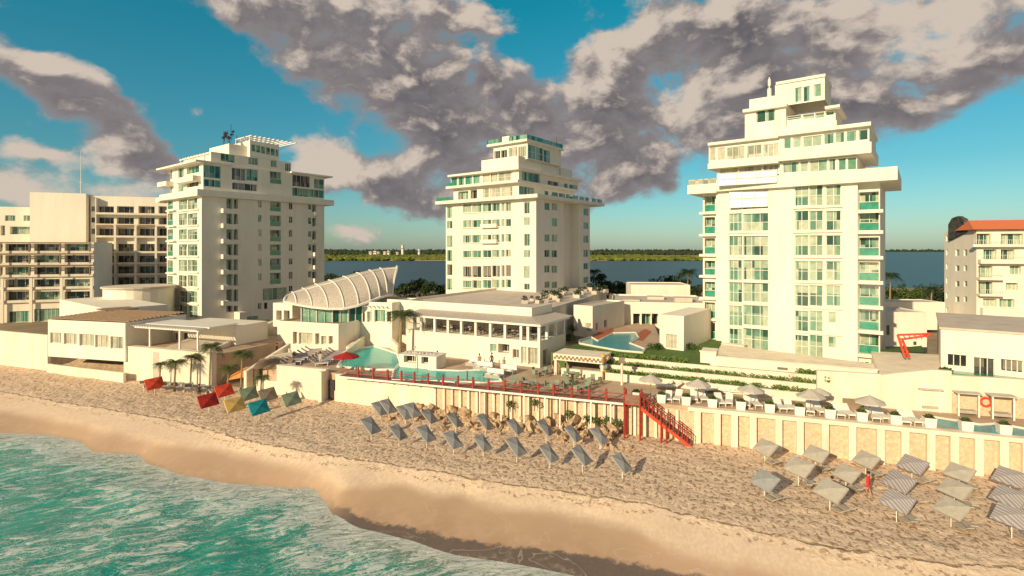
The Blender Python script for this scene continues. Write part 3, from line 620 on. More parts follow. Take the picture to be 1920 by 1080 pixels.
# ------------------------------------------------------------ middle tower
X3,Y3=cr(.3427,800,230)
T2=Fr((4.8-.793*25,106+.61*25),AD)
e=empty('hotel_tower','middle cream tower with lit front and shaded side, green glass penthouse on top','tower',T2.at(12,8,9))
S2=lambda x,t=0:T2.hit(x,470,t)[0]
Z2=lambda x,y,t=0:T2.hit(x,y,t)[1]
W=25.0; sd=T2.side(W,0)
D2=lambda x:sd.hit(x,470)[0]; ZS=lambda x,y:sd.hit(x,y)[1]
s0=S2(836); zt=Z2(1000,Y3(415))
R=rowsc(Y3,[(440,487),(530,570),(612,655),(697,737),(782,845),(860,905)])
spec=cols([(838,848)],rowsc(Y3,[(460,523),(538,580),(618,683),(697,760),(853,915)]),.25,1,1)+[(838,Y3(775),848,Y3(835),.25,1,1,'gld',False)]
for k,r in enumerate(R):
    g='gld' if k==4 else 'gl'
    sl=lambda x: (x-920)*-.02
    for x0,x1,n in ((868,884,2),(885.5,902.5,2),(905,921,2),(922.5,937,2),(940,946,1),(948,958,1)):
        spec.append((x0,r[0]+(920-x0)*.03,x1,r[1]+(920-x0)*.03,.3,n,1,g,False))
spec+=cols([(982,993.5)],rowsc(Y3,[(435,498),(518,562),(608,675),(697,738),(785,852),(880,915)]),.25,2,1)
dA=D2(1057); dB=D2(1086); dC=D2(1106)
sspec=[]
for k,r in enumerate(rowsc(Y3,[(440,480),(522,567),(612,652),(697,737),(782,822),(870,905)])):
    if k!=1: sspec.append((1021,r[0]-.5,1031,r[1]-.5,.25,2,1,'glg',False))
    sspec.append((1034.5,r[0],1045,r[1],.25,2,1,'glg' if k%2 else 'gl',False))
storey(e,T2,s0,W,0,dA,7.5,zt,front=spec,right=sspec)
storey(e,T2,s0+2,W-2.2,dA,dB+.01,7.5,zt)
storey(e,T2,s0+1,W,dB,dC,7.5,zt,right=cols([(1094,1103.5)],rowsc(Y3,[(470,508),(545,582),(618,658),(695,735),(768,803),(843,878)]),.25,2,1,'glg'))
mb=MB()
for k,r in enumerate(R): mb.box(T2,S2(866),S2(938),-.22,-.003,Z2(903,r[1])-.22,Z2(903,r[1])-.02)
mb.each('sill',M['stucco'],e)
mb=MB(); 
for k in (1,2): mb.box(T2,S2(902,-.5),S2(932,-.5),-.8,-.004,Z2(916,R[k][1]+2),Z2(916,R[k][1]-5))
mb.each('bay_balcony',M['stucco'],e)
mb=MB(); zs=Z2(1004,Y3(415),-1); mb.box(T2,S2(816,-1.6),W+1.4,-1.6,dC+4.5,zt+.02,zt+.72); mb.each('overhang_slab',M['stucco'],e)
mb=MB()
for k in range(9): a=1+k*(dC+3)/9; mb.box(T2,W+1.25,W+1.3,a,a+(dC+3)/9*(.8 if k%3 else .5),zt+.72,zt+1.5)
mb.each('balcony_rail',M['glg'],e)
mb=MB(); mb.box(T2,S2(818,-1.5),S2(845,-1.5),-1.5,-1.45,zt+.72,zt+1.5); mb.each('balcony_rail',M['rail'],e)
# tier 1
zu=Z2(960,Y3(333)); sa=S2(X3(142)); sb=S2(X3(500))
storey(e,T2,sa,sb,.3,22,zt+.7,zu,front=[(X3(172),Y3(375),X3(228),Y3(428),.9,2,1,'gl',False),(X3(240),Y3(368),X3(276),Y3(420),.9,1,1,'gld',False),(X3(307),Y3(360),X3(342),Y3(417),.2,1,2,'glc',False),(X3(346),Y3(357),X3(404),Y3(414),.2,2,2,'glc',False),(X3(408),Y3(352),X3(470),Y3(408),.2,2,2,'glc',False)],
  right=[(X3(505),Y3(350),X3(590),Y3(395),.2,3,1,'gl',False),(X3(680),Y3(395),X3(715),Y3(425),.2,1,1,'glg',False),(X3(745),Y3(405),X3(770),Y3(430),.2,1,1,'gld',False),(X3(780),Y3(405),X3(830),Y3(440),.2,1,1,'gld',False)])
mb=MB(); mb.box(T2,S2(X3(104),-1.2),sb+.8,-1.2,22.8,zu+.02,zu+.55); mb.each('floor_slab',M['stucco'],e)
# tier 2
zv=Z2(960,Y3(262))
storey(e,T2,S2(X3(128)),sb,.25,24,zu+.5,zv,front=[(X3(134),Y3(298),X3(168),Y3(354),.2,1,1,'glg',False),(X3(173),Y3(292),X3(205),Y3(348),.2,1,1,'glg',False),(X3(210),Y3(288),X3(248),Y3(343),.2,1,1,'glg',False),(X3(254),Y3(280),X3(290),Y3(337),.2,1,1,'glg',False),(X3(307),Y3(272),X3(345),Y3(332),.2,1,2,'glc',False),(X3(349),Y3(270),X3(388),Y3(330),.2,1,2,'glc',False),(X3(392),Y3(265),X3(465),Y3(326),.2,2,2,'glc',False)],
  right=[(X3(520),Y3(268),X3(620),Y3(325),.2,3,1,'glg',False),(X3(662),Y3(320),X3(720),Y3(352),.2,2,1,'gld',False),(X3(750),Y3(333),X3(772),Y3(366),.2,1,1,'glg',False),(X3(780),Y3(340),X3(825),Y3(378),.2,2,1,'glg',False)])
mb=MB(); mb.box(T2,S2(X3(114),-.9),sb+.8,-.9,24.5,zv+.02,zv+.45); mb.each('roof_slab',M['stucco'],e)
mb=MB(); mb.box(T2,S2(X3(108),-1.1),S2(X3(150),-1.1),-1.1,-1.05,zu+.55,zu+1.3); mb.each('balcony_rail',M['rail'],e)
# tier 3 block and penthouse
zw=Z2(940,Y3(203),.5)
storey(e,T2,S2(X3(300),.5),sb-.3,.5,16,zv+.45,zw,parapet=.4); 
t=3.0; sc0,sc1=S2(X3(366),t),S2(X3(552),t); zx=Z2(960,Y3(118),t)
storey(e,T2,sc0,sc1,t,t+13,zw,zx,front=[(X3(370),Y3(155),X3(402),Y3(205),.4,2,1,'gld',False),(X3(406),Y3(150),X3(440),Y3(200),.4,2,1,'gld',False),(X3(448),Y3(135),X3(495),Y3(192),.2,2,1,'glc',False),(X3(500),Y3(130),X3(546),Y3(188),.2,2,1,'glc',False)],
  right=[(X3(556),Y3(122),X3(596),Y3(198),.2,2,2,'glg',False),(X3(598),Y3(135),X3(638),Y3(208),.2,2,2,'glg',False),(X3(640),Y3(150),X3(676),Y3(218),.2,2,2,'glg',False)])
mb=MB(); mb.box(T2,sc0-1.2,sc1+.5,t-.9,t+13.4,zx+.02,zx+.5); mb.each('roof_slab',M['stucco'],e)
mb=MB(); 
for q in ((sc0-1.1,sc0+2.2,t-.85,t-.8),(sc0+4.8,sc1+.4,t-.85,t-.8),(sc1+.4,sc1+.45,t-.8,t+13)): mb.box(T2,*q,zx+.5,zx+1.4)
mb.each('balcony_rail',M['glg'],e)
mb=MB(); mb.box(T2,sc0+2.4,sc0+4.4,t,t+3,zx+.5,zx+1.9); mb.box(T2,sc1-2.5,sc1-.6,t+6,t+9,zx+.5,zx+1.7); mb.box(T2,sb-4,sb-.5,17,22,zv+.45,zv+2.6); mb.each('roof_hut',M['stucco'],e)
c=T2.at(sc1-.6,t+12,0)
mb=MB(); mb.tube((c[0],c[1],zx+.5),(c[0],c[1],zx+3),.06); mb.tube((c[0]-2,c[1],zx+.5),(c[0]-2,c[1],zx+2.2),.05); mb.build('antenna',M['dark'],e)

# ------------------------------------------------------------ left tower
X2,Y2=cr(.3889,280,220)
LT=Fr((-64-.793*18,110+.61*18),AD); W=18.0; T1=LT; sd=T1.side(W,0)
e=empty('hotel_tower','left cream tower with balconies up its shaded side and aerials on the roof','tower',T1.at(9,12,1.5))
S1=lambda x,t=0:T1.hit(x,470,t)[0]
Z1=lambda x,y,t=0:T1.hit(x,y,t)[1]
D1=lambda x:sd.hit(x,470)[0]; Q1=lambda x,y:sd.hit(x,y)[1]
dEnd=D1(608); zt=Q1(377,Y2(380))
fr_rows=rowsc(Y2,[(390,445),(463,520),(540,590),(612,668),(687,743),(762,817),(838,893),(908,968)])
sl=[-2,0,0,0,2,2,3,3]
front=[(X2(88),a+s_*.5,X2(114),b+s_*.5,.4,1,1,'gl',True) for (a,b),s_ in zip(fr_rows,sl)]+[(x0,a,x1,b,.4,2,2,'gl',False) for (a,b) in fr_rows for x0,x1 in ((X2(142),X2(182)),(X2(186),X2(232)))]
side=cols([(X2(372),X2(402)),(X2(406),X2(428))],rowsc(Y2,[(390,440),(465,515),(540,590),(612,665),(685,738),(757,812),(830,888),(908,940)]),.9,2,1,'glg',False)
side+=cols([(X2(524),X2(542))],rowsc(Y2,[(400,435),(470,505),(540,575),(612,645),(683,717),(752,787),(895,925)]),.25,2,1,'gl')
side+=cols([(X2(582),X2(634))],rowsc(Y2,[(335,383),(405,453),(473,525),(543,598),(613,665),(680,735),(750,803)]),.9,3,1,'glg',True)
side+=cols([(X2(673),X2(691))],rowsc(Y2,[(412,445),(478,510),(543,577),(612,645),(680,710),(745,780),(812,840)]),.25,2,1,'gld')
side+=cols([(X2(766),X2(782))],rowsc(Y2,[(415,445),(483,515),(548,577),(612,643),(678,708),(742,772)]),.25,1,1,'glg')
side+=cols([(X2(786),X2(804))],rowsc(Y2,[(420,465),(485,535),(550,598),(615,660),(680,722),(745,785)]),1.0,1,1,'gld')
side+=[(X2(548),Y2(822),X2(664),Y2(880),.3,5,1,'gl',False),(X2(553),Y2(893),X2(570),Y2(925),.2,1,1,'gld',False),(X2(470),Y2(958),X2(525),Y2(978),.2,2,1,'glg',False)]
mb_=storey(e,T1,0,W,0,dEnd,-.5,zt+.0,front=front,right=side)
# projecting white balcony trays on the shaded side
for col_ in ((345,372,[(445,462),(518,534),(592,608),(665,682),(738,756),(813,830),(888,905)]),(786,806,[(462,475),(532,545),(596,608),(658,670),(720,732),(783,795)])):
    for (a,b) in col_[2]:
        z0=Q1(X2(col_[0]+10),Y2(b)); z1=Q1(X2(col_[0]+10),Y2(a)); a0,a1=D1(X2(col_[0])),D1(X2(col_[1]))
        mb=MB(); mb.box(sd,a0,a1,-1.1,-.003,z0,z0+.2); mb.box(sd,a0,a1,-1.1,-1.0,z0+.2,z0+.95); mb.box(sd,a0,a0+.1,-1.0,-.003,z0+.2,z0+.95); mb.box(sd,a1-.1,a1,-1.0,-.003,z0+.2,z0+.95); mb.build('balcony',M['stucco'],e)
mb=MB()
for (a,b) in fr_rows: mb.box(T1,S1(X2(80),-.6),S1(X2(118),-.6),-.7,-.003,Z1(X2(100),b+2)-.25,Z1(X2(100),b+2)+.05); mb.box(T1,S1(X2(138)),S1(X2(240)),-.3,-.003,Z1(X2(190),b)-.3,Z1(X2(190),b)-.02)
mb.each('floor_slab',M['stucco'],e)
zb=zt
mb=MB(); mb.box(T1,-.9,W+.9,-1.2,dEnd+2.2,zb+.02,zb+1.35); mb.box(T1,-3.2,-.92,-1.2,6,zb-.3,zb+.8); mb.each('overhang_slab',M['stucco'],e)
# two upper floors, terraced along the side
zf=Q1(400,Y2(300)); zg=zb+7.0
side=[(X2(262),Y2(300),X2(345),Y2(335),.3,3,1,'glg',False),(X2(262),Y2(232),X2(345),Y2(292),.3,3,1,'glg',False),(X2(400),Y2(318),X2(520),Y2(352),.4,4,1,'gld',False),(X2(398),Y2(245),X2(465),Y2(303),.5,3,1,'gld',False),(X2(468),Y2(250),X2(524),Y2(306),.3,2,1,'glg',False),
 (X2(582),Y2(262),X2(636),Y2(320),.4,3,1,'glg',True),(X2(690),Y2(345),X2(848),Y2(385),.3,6,1,'glg',False),(X2(690),Y2(280),X2(775),Y2(335),.4,4,1,'gld',False),(X2(795),Y2(298),X2(848),Y2(345),.3,2,1,'glg',False)]
front=[(X2(85),Y2(250),X2(110),Y2(300),.3,1,1,'gl',False),(X2(85),Y2(320),X2(110),Y2(370),.3,1,1,'gl',False),(X2(140),Y2(235),X2(165),Y2(295),.3,1,1,'gl',False),(X2(180),Y2(232),X2(240),Y2(270),.6,2,1,'glg',False),(X2(140),Y2(310),X2(165),Y2(365),.3,1,1,'gl',False),(X2(180),Y2(305),X2(238),Y2(335),.6,2,1,'gld',False)]
storey(e,T1,1.0,W,.3,dEnd,zb+1.35,zg,front=front,right=side)
mb=MB(); mb.box(T1,-2.6,W+.4,-1.3,6,zg+.02,zg+.4); mb.box(T1,3,W+.7,dEnd-9,dEnd+2,zg+.02,zg+.35); mb.each('roof_slab',M['stucco'],e)
mb=MB()
for z in (zb+3.7,): 
    mb.box(T1,-2.2,3,-1.2,4,z-.5,z+.5); mb.box(T1,8,W-1,-1.3,.29,z-.5,z+.6)
mb.build('balcony',M['stucco'],e)
# roof terraces and penthouse
d0,d1=D1(X2(350)),D1(X2(628)); zp=Q1(500,Y2(122)); zq=Q1(430,Y2(180))
storey(e,T1,4,W-.3,D1(X2(300)),d1+3,zg+.02,zq+.2,right=[(X2(345),Y2(178),X2(412),Y2(215),.3,3,1,'glg',False),(X2(478),Y2(195),X2(525),Y2(228),.3,3,1,'gl',False),(X2(586),Y2(205),X2(614),Y2(240),.3,2,1,'glg',False),(X2(655),Y2(225),X2(712),Y2(262),.3,3,1,'glg',False)],parapet=.0)
storey(e,T1,7,W-.3,D1(X2(488)),d1,zq+.22,zp,right=[(X2(492)+i*9.1,Y2(130+i*5),X2(492)+i*9.1+8,Y2(165+i*5),.2,1,1,'glg',False) for i in range(6)],front=[])
storey(e,T1,7,W-1.5,D1(X2(400)),D1(X2(488)),zq+.22,zp-1.2)
# pergola beams on the roof
mb=MB()
for k in range(11): mb.box(T1,W-7+.0,W+.4,D1(X2(488))+k*1.05,D1(X2(488))+k*1.05+.18,zp+.9,zp+1.1)
for k in range(4): mb.box(T1,W-7+k*2.2,W-6.85+k*2.2,D1(X2(488)),d1,zp+.7,zp+.9); mb.box(T1,W-7+k*2.2,W-6.85+k*2.2,D1(X2(488)),D1(X2(488))+.2,zp,zp+.7)
mb.each('roof_pergola',M['white'],e)
mb=MB()
for k in range(9): mb.box(T1,3+k*1.5,3.18+k*1.5,1.5,7.5,zg+2.3,zg+2.5)
mb.box(T1,2.5,W-1,1.6,1.8,zg+2.1,zg+2.3); mb.box(T1,2.5,W-1,7,7.2,zg+2.1,zg+2.3)
for k in range(3):
    mb.box(T1,3+k*6,3.2+k*6,1.6,1.8,zg+.4,zg+2.1); mb.box(T1,3+k*6,3.2+k*6,7,7.2,zg+.4,zg+2.1)
mb.each('roof_pergola',M['white'],e)
c=T1.at(W-3,D1(X2(425)),0); mb=MB()
for dx,dy,h in ((0,0,4.6),(-1,.6,3.4),(-1.6,0,3.0),(.8,1,2.4),(1.2,5,3.3)):
    mb.tube((c[0]+dx,c[1]+dy,zp-1.2),(c[0]+dx,c[1]+dy,zp-1.2+h),.05)
for k in range(9):
    x=c[0]-1.8+random.random()*2.4; y=c[1]+random.random(); z=zp+.2+random.random()*1.6; mb.tube((x,y,z),(x+random.uniform(-.4,.4),y-.15,z+.35),.32,.32,8); mb.tube((x,y,z),(x,y,z-1),.04)
mb.build('antenna',M['dark'],e)
# low annex and stair block at the foot of the side
storey(e,T1,W+.01,W+2.6,D1(X2(408)),D1(X2(440)),-.5,Q1(440,Y2(930))-.3)
# ------------------------------------------------------------ left terraced hotel
X1,Y1=cr(.463,0,220)
HD=(.947,.32)
c=V(58,468,143); HB=Fr((c[0],c[1]),HD)       # taller rear block
e=empty('hotel_block','wide terraced hotel with a large blank wall and rows of dark balconies, far left','hotel',HB.at(20,8,0))
SH=lambda x,t=0:HB.hit(x,468,t)[0]
ZH=lambda x,y,t=0:HB.hit(x,y,t)[1]
rows=rowsc(Y1,[(360,390),(405,435),(450,482),(512,545),(560,590),(603,635),(648,682)])
# front wall of the balcony wing
spec=[]
for k,(a,b) in enumerate(rows):
    spec+=[(x0,a,x1,b,1.3,3,1,'gld',False) for x0,x1 in ((183,213.5),(219,251),(259.5,290),(297,316))]
    if k<3: spec.append((168.5,a,178,b-4,.3,1,1,'gld',False))
ztopb=ZH(200,Y1(312))
storey(e,HB,SH(167),SH(322),1.0,16,-.2,ztopb-.4,front=spec)
storey(e,HB,0,SH(163)-.0,-.6,16,-.2,ztopb,m='stucco'); storey(e,HB,SH(163)+.01,SH(179),.2,15,3,ztopb-.2,name='wall') if False else None
mb=MB()
for k in range(len(rows)): 
    z=ZH(240,rows[k][1]+1); mb.box(HB,SH(181),SH(319),-.5,.99,z-.2,z+.35)
mb.each('balcony_slab',M['stucco2'],e)
mb=MB()
for x in (216.5,255,293): mb.box(HB,SH(x)-.25,SH(x)+.25,-.45,.98,-.2,ZH(x,Y1(435)))
mb.box(HB,SH(180),SH(181.5),-.45,.98,-.2,ztopb-1); mb.each('column',M['stucco'],e)
mb=MB()
for x0,x1 in ((182,213),(219,252),(259,291)): mb.box(HB,SH(x0),SH(x1),-.55,-.35,ZH(x0,Y1(443)),ZH(x0,Y1(435)))
mb.each('pergola_beam',M['wood'],e)
# top-left low part
c2=V(-40,468,139); HA=Fr((c2[0],c2[1]),HD)
ZA=lambda x,y,t=0:HA.hit(x,y,t)[1]
SA=lambda x,t=0:HA.hit(x,468,t)[0]
zA=ZA(30,Y1(360)); r2=rowsc(Y1,[(397,420),(438,478)])
storey(e,HA,0,SA(66),3,16,8,zA,front=[(X1(20),r2[0][0],X1(62),r2[0][1],.3,3,1,'gl',False),(X1(95),r2[0][0],X1(128),r2[0][1],.3,2,1,'gl',False),(X1(2),r2[1][0],X1(20),r2[1][1],1,1,1,'gld',False),(X1(40),r2[1][0]+2,X1(136),r2[1][1]-2,1.,3,1,'gl',False)])
# low front wing with pergolas
c3=V(-60,468,127); HC=Fr((c3[0],c3[1]),HD)
ZC=lambda x,y,t=0:HC.hit(x,y,t)[1]
SC=lambda x,t=0:HC.hit(x,468,t)[0]
zC=ZC(90,Y1(505)); rws=rowsc(Y1,[(512,545),(558,592),(606,640),(655,690),(705,742)])
bays=[(-30,5),(10,58),(64,115),(121,171)]
spec=[]
for k,(a,b) in enumerate(rws):
    spec+=[(x0,a,x1,b,1.4,3,1,('gld' if (k+i)%3 else 'gl'),False) for i,(x0,x1) in enumerate(bays)]
spec+=[(16,Y1(785),60,Y1(830),.4,6,1,'glg',False),(64,Y1(775),111,Y1(825),.4,6,1,'glg',False)]
storey(e,HC,0,SC(176),0,12,-.3,zC,front=spec)
mb=MB()
for k,(a,b) in enumerate(rws): z=ZC(90,b+1); mb.box(HC,.02,SC(176),-.55,-.003,z-.2,z+.4)
mb.each('balcony_slab',M['stucco2'],e)
mb=MB()
for k in (0,1,2):
    z=ZC(90,rws[k][0]-1); mb.box(HC,SC(4),SC(174),-1.6,-1.4,z-.05,z+.25); mb.box(HC,SC(4),SC(174),-.8,-.6,z-.05,z+.15)
    for i,x in enumerate((8,61,118,173)): mb.box(HC,SC(x)-.12,SC(x)+.12,-1.6,-1.4,ZC(90,rws[k][1]),z-.05)
mb.each('pergola_beam',M['wood'],e)
mb=MB()
for x in (7.5,61,118,174): mb.box(HC,SC(x)-.3,SC(x)+.3,-.9,-.56,-.3,ZC(90,Y1(650)))
mb.each('column',M['stucco'],e)
mb=MB(); p=HB.at(SH(127),8); mb.tube((p[0],p[1],ztopb),(p[0],p[1],ztopb+13),.12,.05); mb.tube((p[0]-.5,p[1],ztopb+4),(p[0]+.5,p[1],ztopb+4),.05); mb.build('antenna',M['frame'],e)
# pavilion with round drum in front of it
c=V(112,600,106); PV=Fr((c[0],c[1]),AD)
e=empty('garden_pavilion','low white pavilion with a rounded drum, in front of the far left hotel','pavilion',PV.at(8,4,1))
ZP=lambda x,y:PV.hit(x,y)[1]; SP=lambda x:PV.hit(x,590)[0]
w=SP(200); storey(e,PV,0,w,0,9,-.5,ZP(150,568)-.1,m='stucco',name='wall')
mb=MB(); c=V(262,570,112); n=28; R_=6.2; zt_=CH-(540-HZ)/F*110
mb.pts8([(c[0]+R_*math.cos(6.283*i/n),c[1]+R_*math.sin(6.283*i/n),-.5) for i in range(n)],[(c[0]+R_*math.cos(6.283*i/n),c[1]+R_*math.sin(6.283*i/n),zt_) for i in range(n)]); mb.build('drum',M['stucco'],e)
mb=MB(); mb.pts8([(c[0]+(R_+.4)*math.cos(6.283*i/n),c[1]+(R_+.4)*math.sin(6.283*i/n),zt_+.02) for i in range(n)],[(c[0]+(R_+.4)*math.cos(6.283*i/n),c[1]+(R_+.4)*math.sin(6.283*i/n),zt_+.35) for i in range(n)]); mb.build('drum_cap',M['concrete'],e)
mb=MB(); mb.box(PV,SP(200)+.3,SP(200)+5,-1.5,3,ZP(220,583),ZP(220,581)); mb.build('canopy',M['wood'],e)

# ------------------------------------------------------------ beach restaurant on the left retaining wall
LW=Fr(G(232,710,0),B.d); zt_=LW.hit(232,650)[1]
e=empty('retaining_wall','plain tall cream retaining wall behind the leftmost palms','wall',LW.at(6,0,0)); mb=MB(); s1_=LW.hit(396,690)[0]
mb.box(LW,0,s1_,0,.8,-.6,zt_); mb.box(LW,0,.8,.81,12,-.6,zt_); mb.build('wall_panel',M['seawall'],e)
mb=MB(); mb.box(LW,.8,s1_,.81,16,-.5,zt_-.25); mb.build('terrace',M['deck'],e)
mb=MB(); mb.box(LW,-.08,s1_+.05,-.08,.9,zt_+.005,zt_+.14); mb.build('coping',M['stucco2'],e)
c=G(90,648,3.6); RB=Fr((G(90,650,3.9)[0],G(90,650,3.9)[1]),(G(235,659,3.9)[0]-G(90,650,3.9)[0],G(235,659,3.9)[1]-G(90,650,3.9)[1]))
e=empty('beach_restaurant','low white seaside restaurant with a window strip and slatted roof, lower left','restaurant',RB.at(5,4,4))
ZR=lambda x,y:RB.hit(x,y)[1]; w=RB.hit(235,640)[0]; z0=2.5; z1=ZR(160,607)
Xa,Ya=cr(.463,0,220)
storey(e,RB,0,w,0,10,z0,z1,front=[(Xa(203),Ya(872),Xa(248),Ya(915),.3,2,1,'glc',False),(Xa(258),Ya(875),Xa(312),Ya(920),.3,3,1,'glc',False),(Xa(321),Ya(878),Xa(380),Ya(927),.3,3,1,'glc',False),(Xa(385),Ya(882),Xa(440),Ya(933),.3,3,1,'glc',False),(Xa(447),Ya(888),Xa(500),Ya(938),.3,2,1,'glc',False)],
   right=[],parapet=.35)
mb=MB()
for k in range(14): mb.box(RB,-.2,w+.2,.4+k*.68,.68+k*.68,z1+.45+.02*k,z1+.6+.02*k)
mb.each('roof_slats',M['wood'],e)
# side veranda with pergola and posts
rs=RB.side(w,0); mb=MB()
VL=Fr(RB.at(w,1.0),B.d); vw=VL.hit(372,640)[0]
for k in range(24): mb.box(VL,.2+k*(vw/24),.35+k*(vw/24),-.4,1.4,z1-.15,z1-.02)
mb.box(VL,.0,vw+.3,1.41,6,z1-.15,z1+.03)
mb.box(VL,.1,vw,0,.2,z1-.4,z1-.16); mb.box(VL,.1,vw,5.5,5.7,z1-.4,z1-.16); mb.each('pergola',M['white'],e)
mb=MB()
for x in (280,336,370):
    a=VL.hit(x,640)[0]; mb.box(VL,a-.1,a+.1,0,.2,zt_-.2,z1-.41)
mb.each('veranda_post',M['white'],e)
storey(e,VL,.3,vw,6,12,zt_-.2,z1-.45,front=[(248,628,272,649,.3,3,1,'gl',False),(285,627,315,648,.3,3,1,'glc',False),(322,624,333,650,.4,1,1,'gld',False),(341,624,352,648,.4,1,1,'gld',False)])
# embankment of rock left of the wall with its little foot wall
mb=MB(); a=toB(LW.at(0,0)); 
def emb(s,t):
    f=min(1,max(0,(t+1.2-.0)/8.5)); n=mnoise.noise(Vector((s*.5,t*.5,1)))*.35+mnoise.noise(Vector((s*1.4,t*1.4,1)))*.15
    return (-.15+f*3.3*min(1,max(.25,(s+66)/14+.3))+n*min(1,f*3+.15),0.0)
M['pebble']=mat('pebble_slope',(.40,.29,.19),(.66,.50,.35),.95,2.2,.12,5)
struct(grid('embankment',frange(-110,-34.3,.5),frange(.3,14,.45),emb,['h'],M['pebble']))
FW=Fr(G(87,688,.8),(G(232,706,.8)[0]-G(87,688,.8)[0],G(232,706,.8)[1]-G(87,688,.8)[1])); mb=MB(); mb.box(FW,0,FW.hit(231,700)[0],0,.35,-.6,1.25); o=mb.build('foot_wall',M['seawall']); tag(o,'knee-high white wall at the foot of the rocky slope on the left','low wall')
FW2=Fr(G(-90,636,3.2),(G(90,655,3.2)[0]-G(-90,636,3.2)[0],G(90,655,3.2)[1]-G(-90,636,3.2)[1])); mb=MB(); mb.box(FW2,0,FW2.hit(89,645)[0],0,.4,.0,FW2.hit(40,624)[1]); o=mb.build('garden_wall',M['seawall']); tag(o,'white garden wall along the top of the slope at the left edge','garden wall')

# ------------------------------------------------------------ central deck, walls, amphitheatre base
mb=MB(); P=[B.at(-10,.45),B.at(90,.45),B.at(90,24),B.at(30,34),B.at(-14,26)]; mb.prism([p[:2] for p in P],-1,3.2); struct(mb.build('deck',M['deck']))
# white sea wall, left half, with stepped end
e=empty('sea_wall','smooth cream sea wall with a lower stepped left end, between the beach tents and the red parasol','wall',B.at(-5,0,0))
sA=B.hit(482,720)[0]; sBm=B.hit(520,720)[0]; sC=B.hit(612,720)[0]; zw1=B.hit(560,690)[1]
mb=MB(); mb.box(B,sBm,sC,-.1,.44,-.8,zw1+.05); mb.box(B,sA,sBm-.01,-.1,.44,-.8,B.hit(500,713)[1]); mb.box(B,sC-.5,sC,-.9,-.11,-.8,zw1+.0); mb.build('wall_panel',M['seawall'],e)
mb=MB(); mb.box(B,sBm-.02,sC+.06,-.18,.5,zw1+.055,zw1+.16); mb.build('coping',M['stucco2'],e)
e=empty('sea_wall','long cream sea wall with two shallow bands beside the turquoise pool','wall',B.at(6,0,0))
sE=B.hit(816,760)[0]; mb=MB(); mb.box(B,sC+1.2,sE,.1,.44,-.8,3.1); mb.box(B,sC+1.2,sE-6,-.06,.098,-.8,1.25); mb.box(B,sC+.0,sC+1.2,.8,1.2,-.8,3.1); mb.build('wall_panel',M['seawall'],e)
mb=MB(); mb.box(B,sC+1.25,sE,-.02,.55,3.105,3.22); mb.build('coping',M['stucco2'],e)
mb=MB(); mb.box(B,sC+.15,sC+.95,.2,.75,-.5,2.4); o=mb.build('wall_recess',M['dark'],e)
# walls under the boardwalk (rocky) and right retaining wall with pilasters
sF=B.hit(1290,800)[0]; sG=88.0
e=empty('retaining_wall','tan stone-clad retaining wall with cream piers running along the right of the beach','wall',B.at(50,0,0))
mb=MB(); mb.box(B,sE+.01,sG,.30,.44,-.8,2.9); mb.each('stone_panel',M['lime'],e)
mb=MB(); mb.box(B,sF,sG,-.12,.6,2.905,3.26); mb.build('coping',M['seawall'],e)
xs=[1308,1345,1377,1412,1460,1500,1547,1598,1651,1697,1745,1789,1835,1882,1925]
for i,x in enumerate(xs):
    a=B.hit(x,850)[0]; mb=MB(); mb.box(B,a-.28,a+.28,-.12,.295,-.8,2.9); mb.build('pier',M['seawall'],e)
mb=MB()
for i in range(26):
    a=sE+1+i*(sF-sE-1)/26; mb.box(B,a-.13,a+.13,.05,.295,-.8,2.85)
mb.each('rib',M['seawall'],e)
# ramp walls left of centre
r1=(-40.6,71.5); r2_=(-39.2,89); RW=Fr(r1,(r2_[0]-r1[0],r2_[1]-r1[1]))
e=empty('ramp_wall','long grey shaded ramp wall climbing from the palms to the left tower','wall',RW.at(8,0,2)); Lr=math.dist(r1,r2_)
mb=MB(); q=[RW.at(0,0),RW.at(Lr,0),RW.at(Lr,.5),RW.at(0,.5)]
def rz(p): 
    s_=(p[0]-r1[0])*RW.d[0]+(p[1]-r1[1])*RW.d[1]; return 4.4+(6.3-4.4)*s_/Lr
mb.prism([p[:2] for p in q],-.5,rz); mb.build('wall_panel',M['seawall'],e)
mb=MB(); q=[RW.at(0,.51),RW.at(Lr,.51),RW.at(Lr,8),RW.at(0,8)]; mb.prism([p[:2] for p in q],-.5,lambda p:rz(p)-.3); mb.build('ramp_floor',M['concrete'],e)
l1=G(462,700,2.6); l2=V(545,640,74); 
LR=Fr(l1,(l2[0]-l1[0],l2[1]-l1[1])); mb=MB(); LL=math.dist(l1[:2],l2[:2])
mb.prism([p[:2] for p in (LR.at(0,0),LR.at(LL,0),LR.at(LL,.4),LR.at(0,.4))],-.5,lambda p: 2.8+(5.0-2.8)*math.dist(p,l1[:2])/LL); o=mb.build('stair_wall',M['seawall']); tag(o,'low sloping cream wall beside the lounger terrace, below the ramp','wall')
# base block under the shell pavilion
A0=G(520,650,3.2); AB=Fr(A0,B.d); aw=AB.hit(637,640)[0]; zA=AB.hit(560,607)[1]
e=empty('terrace_block','cream terrace block with arched niches holding up the shell-roofed pavilion','building',AB.at(5,4,3.2))
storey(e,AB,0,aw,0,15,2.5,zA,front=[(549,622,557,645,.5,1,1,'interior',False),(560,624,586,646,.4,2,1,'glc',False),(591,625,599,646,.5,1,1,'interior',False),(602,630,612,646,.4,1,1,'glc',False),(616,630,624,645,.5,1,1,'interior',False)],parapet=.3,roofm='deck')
mb=MB(); mb.box(AB,aw-.2,aw+.0,-.3,-.01,3.2,zA+.3); mb.build('pier',M['stucco'],e)
# ------------------------------------------------------------ shell pavilion
e=empty('shell_pavilion','ribbed shell-shaped roof over a curved glass hall, rising to a point on the right','pavilion',AB.at(8,8,zA))
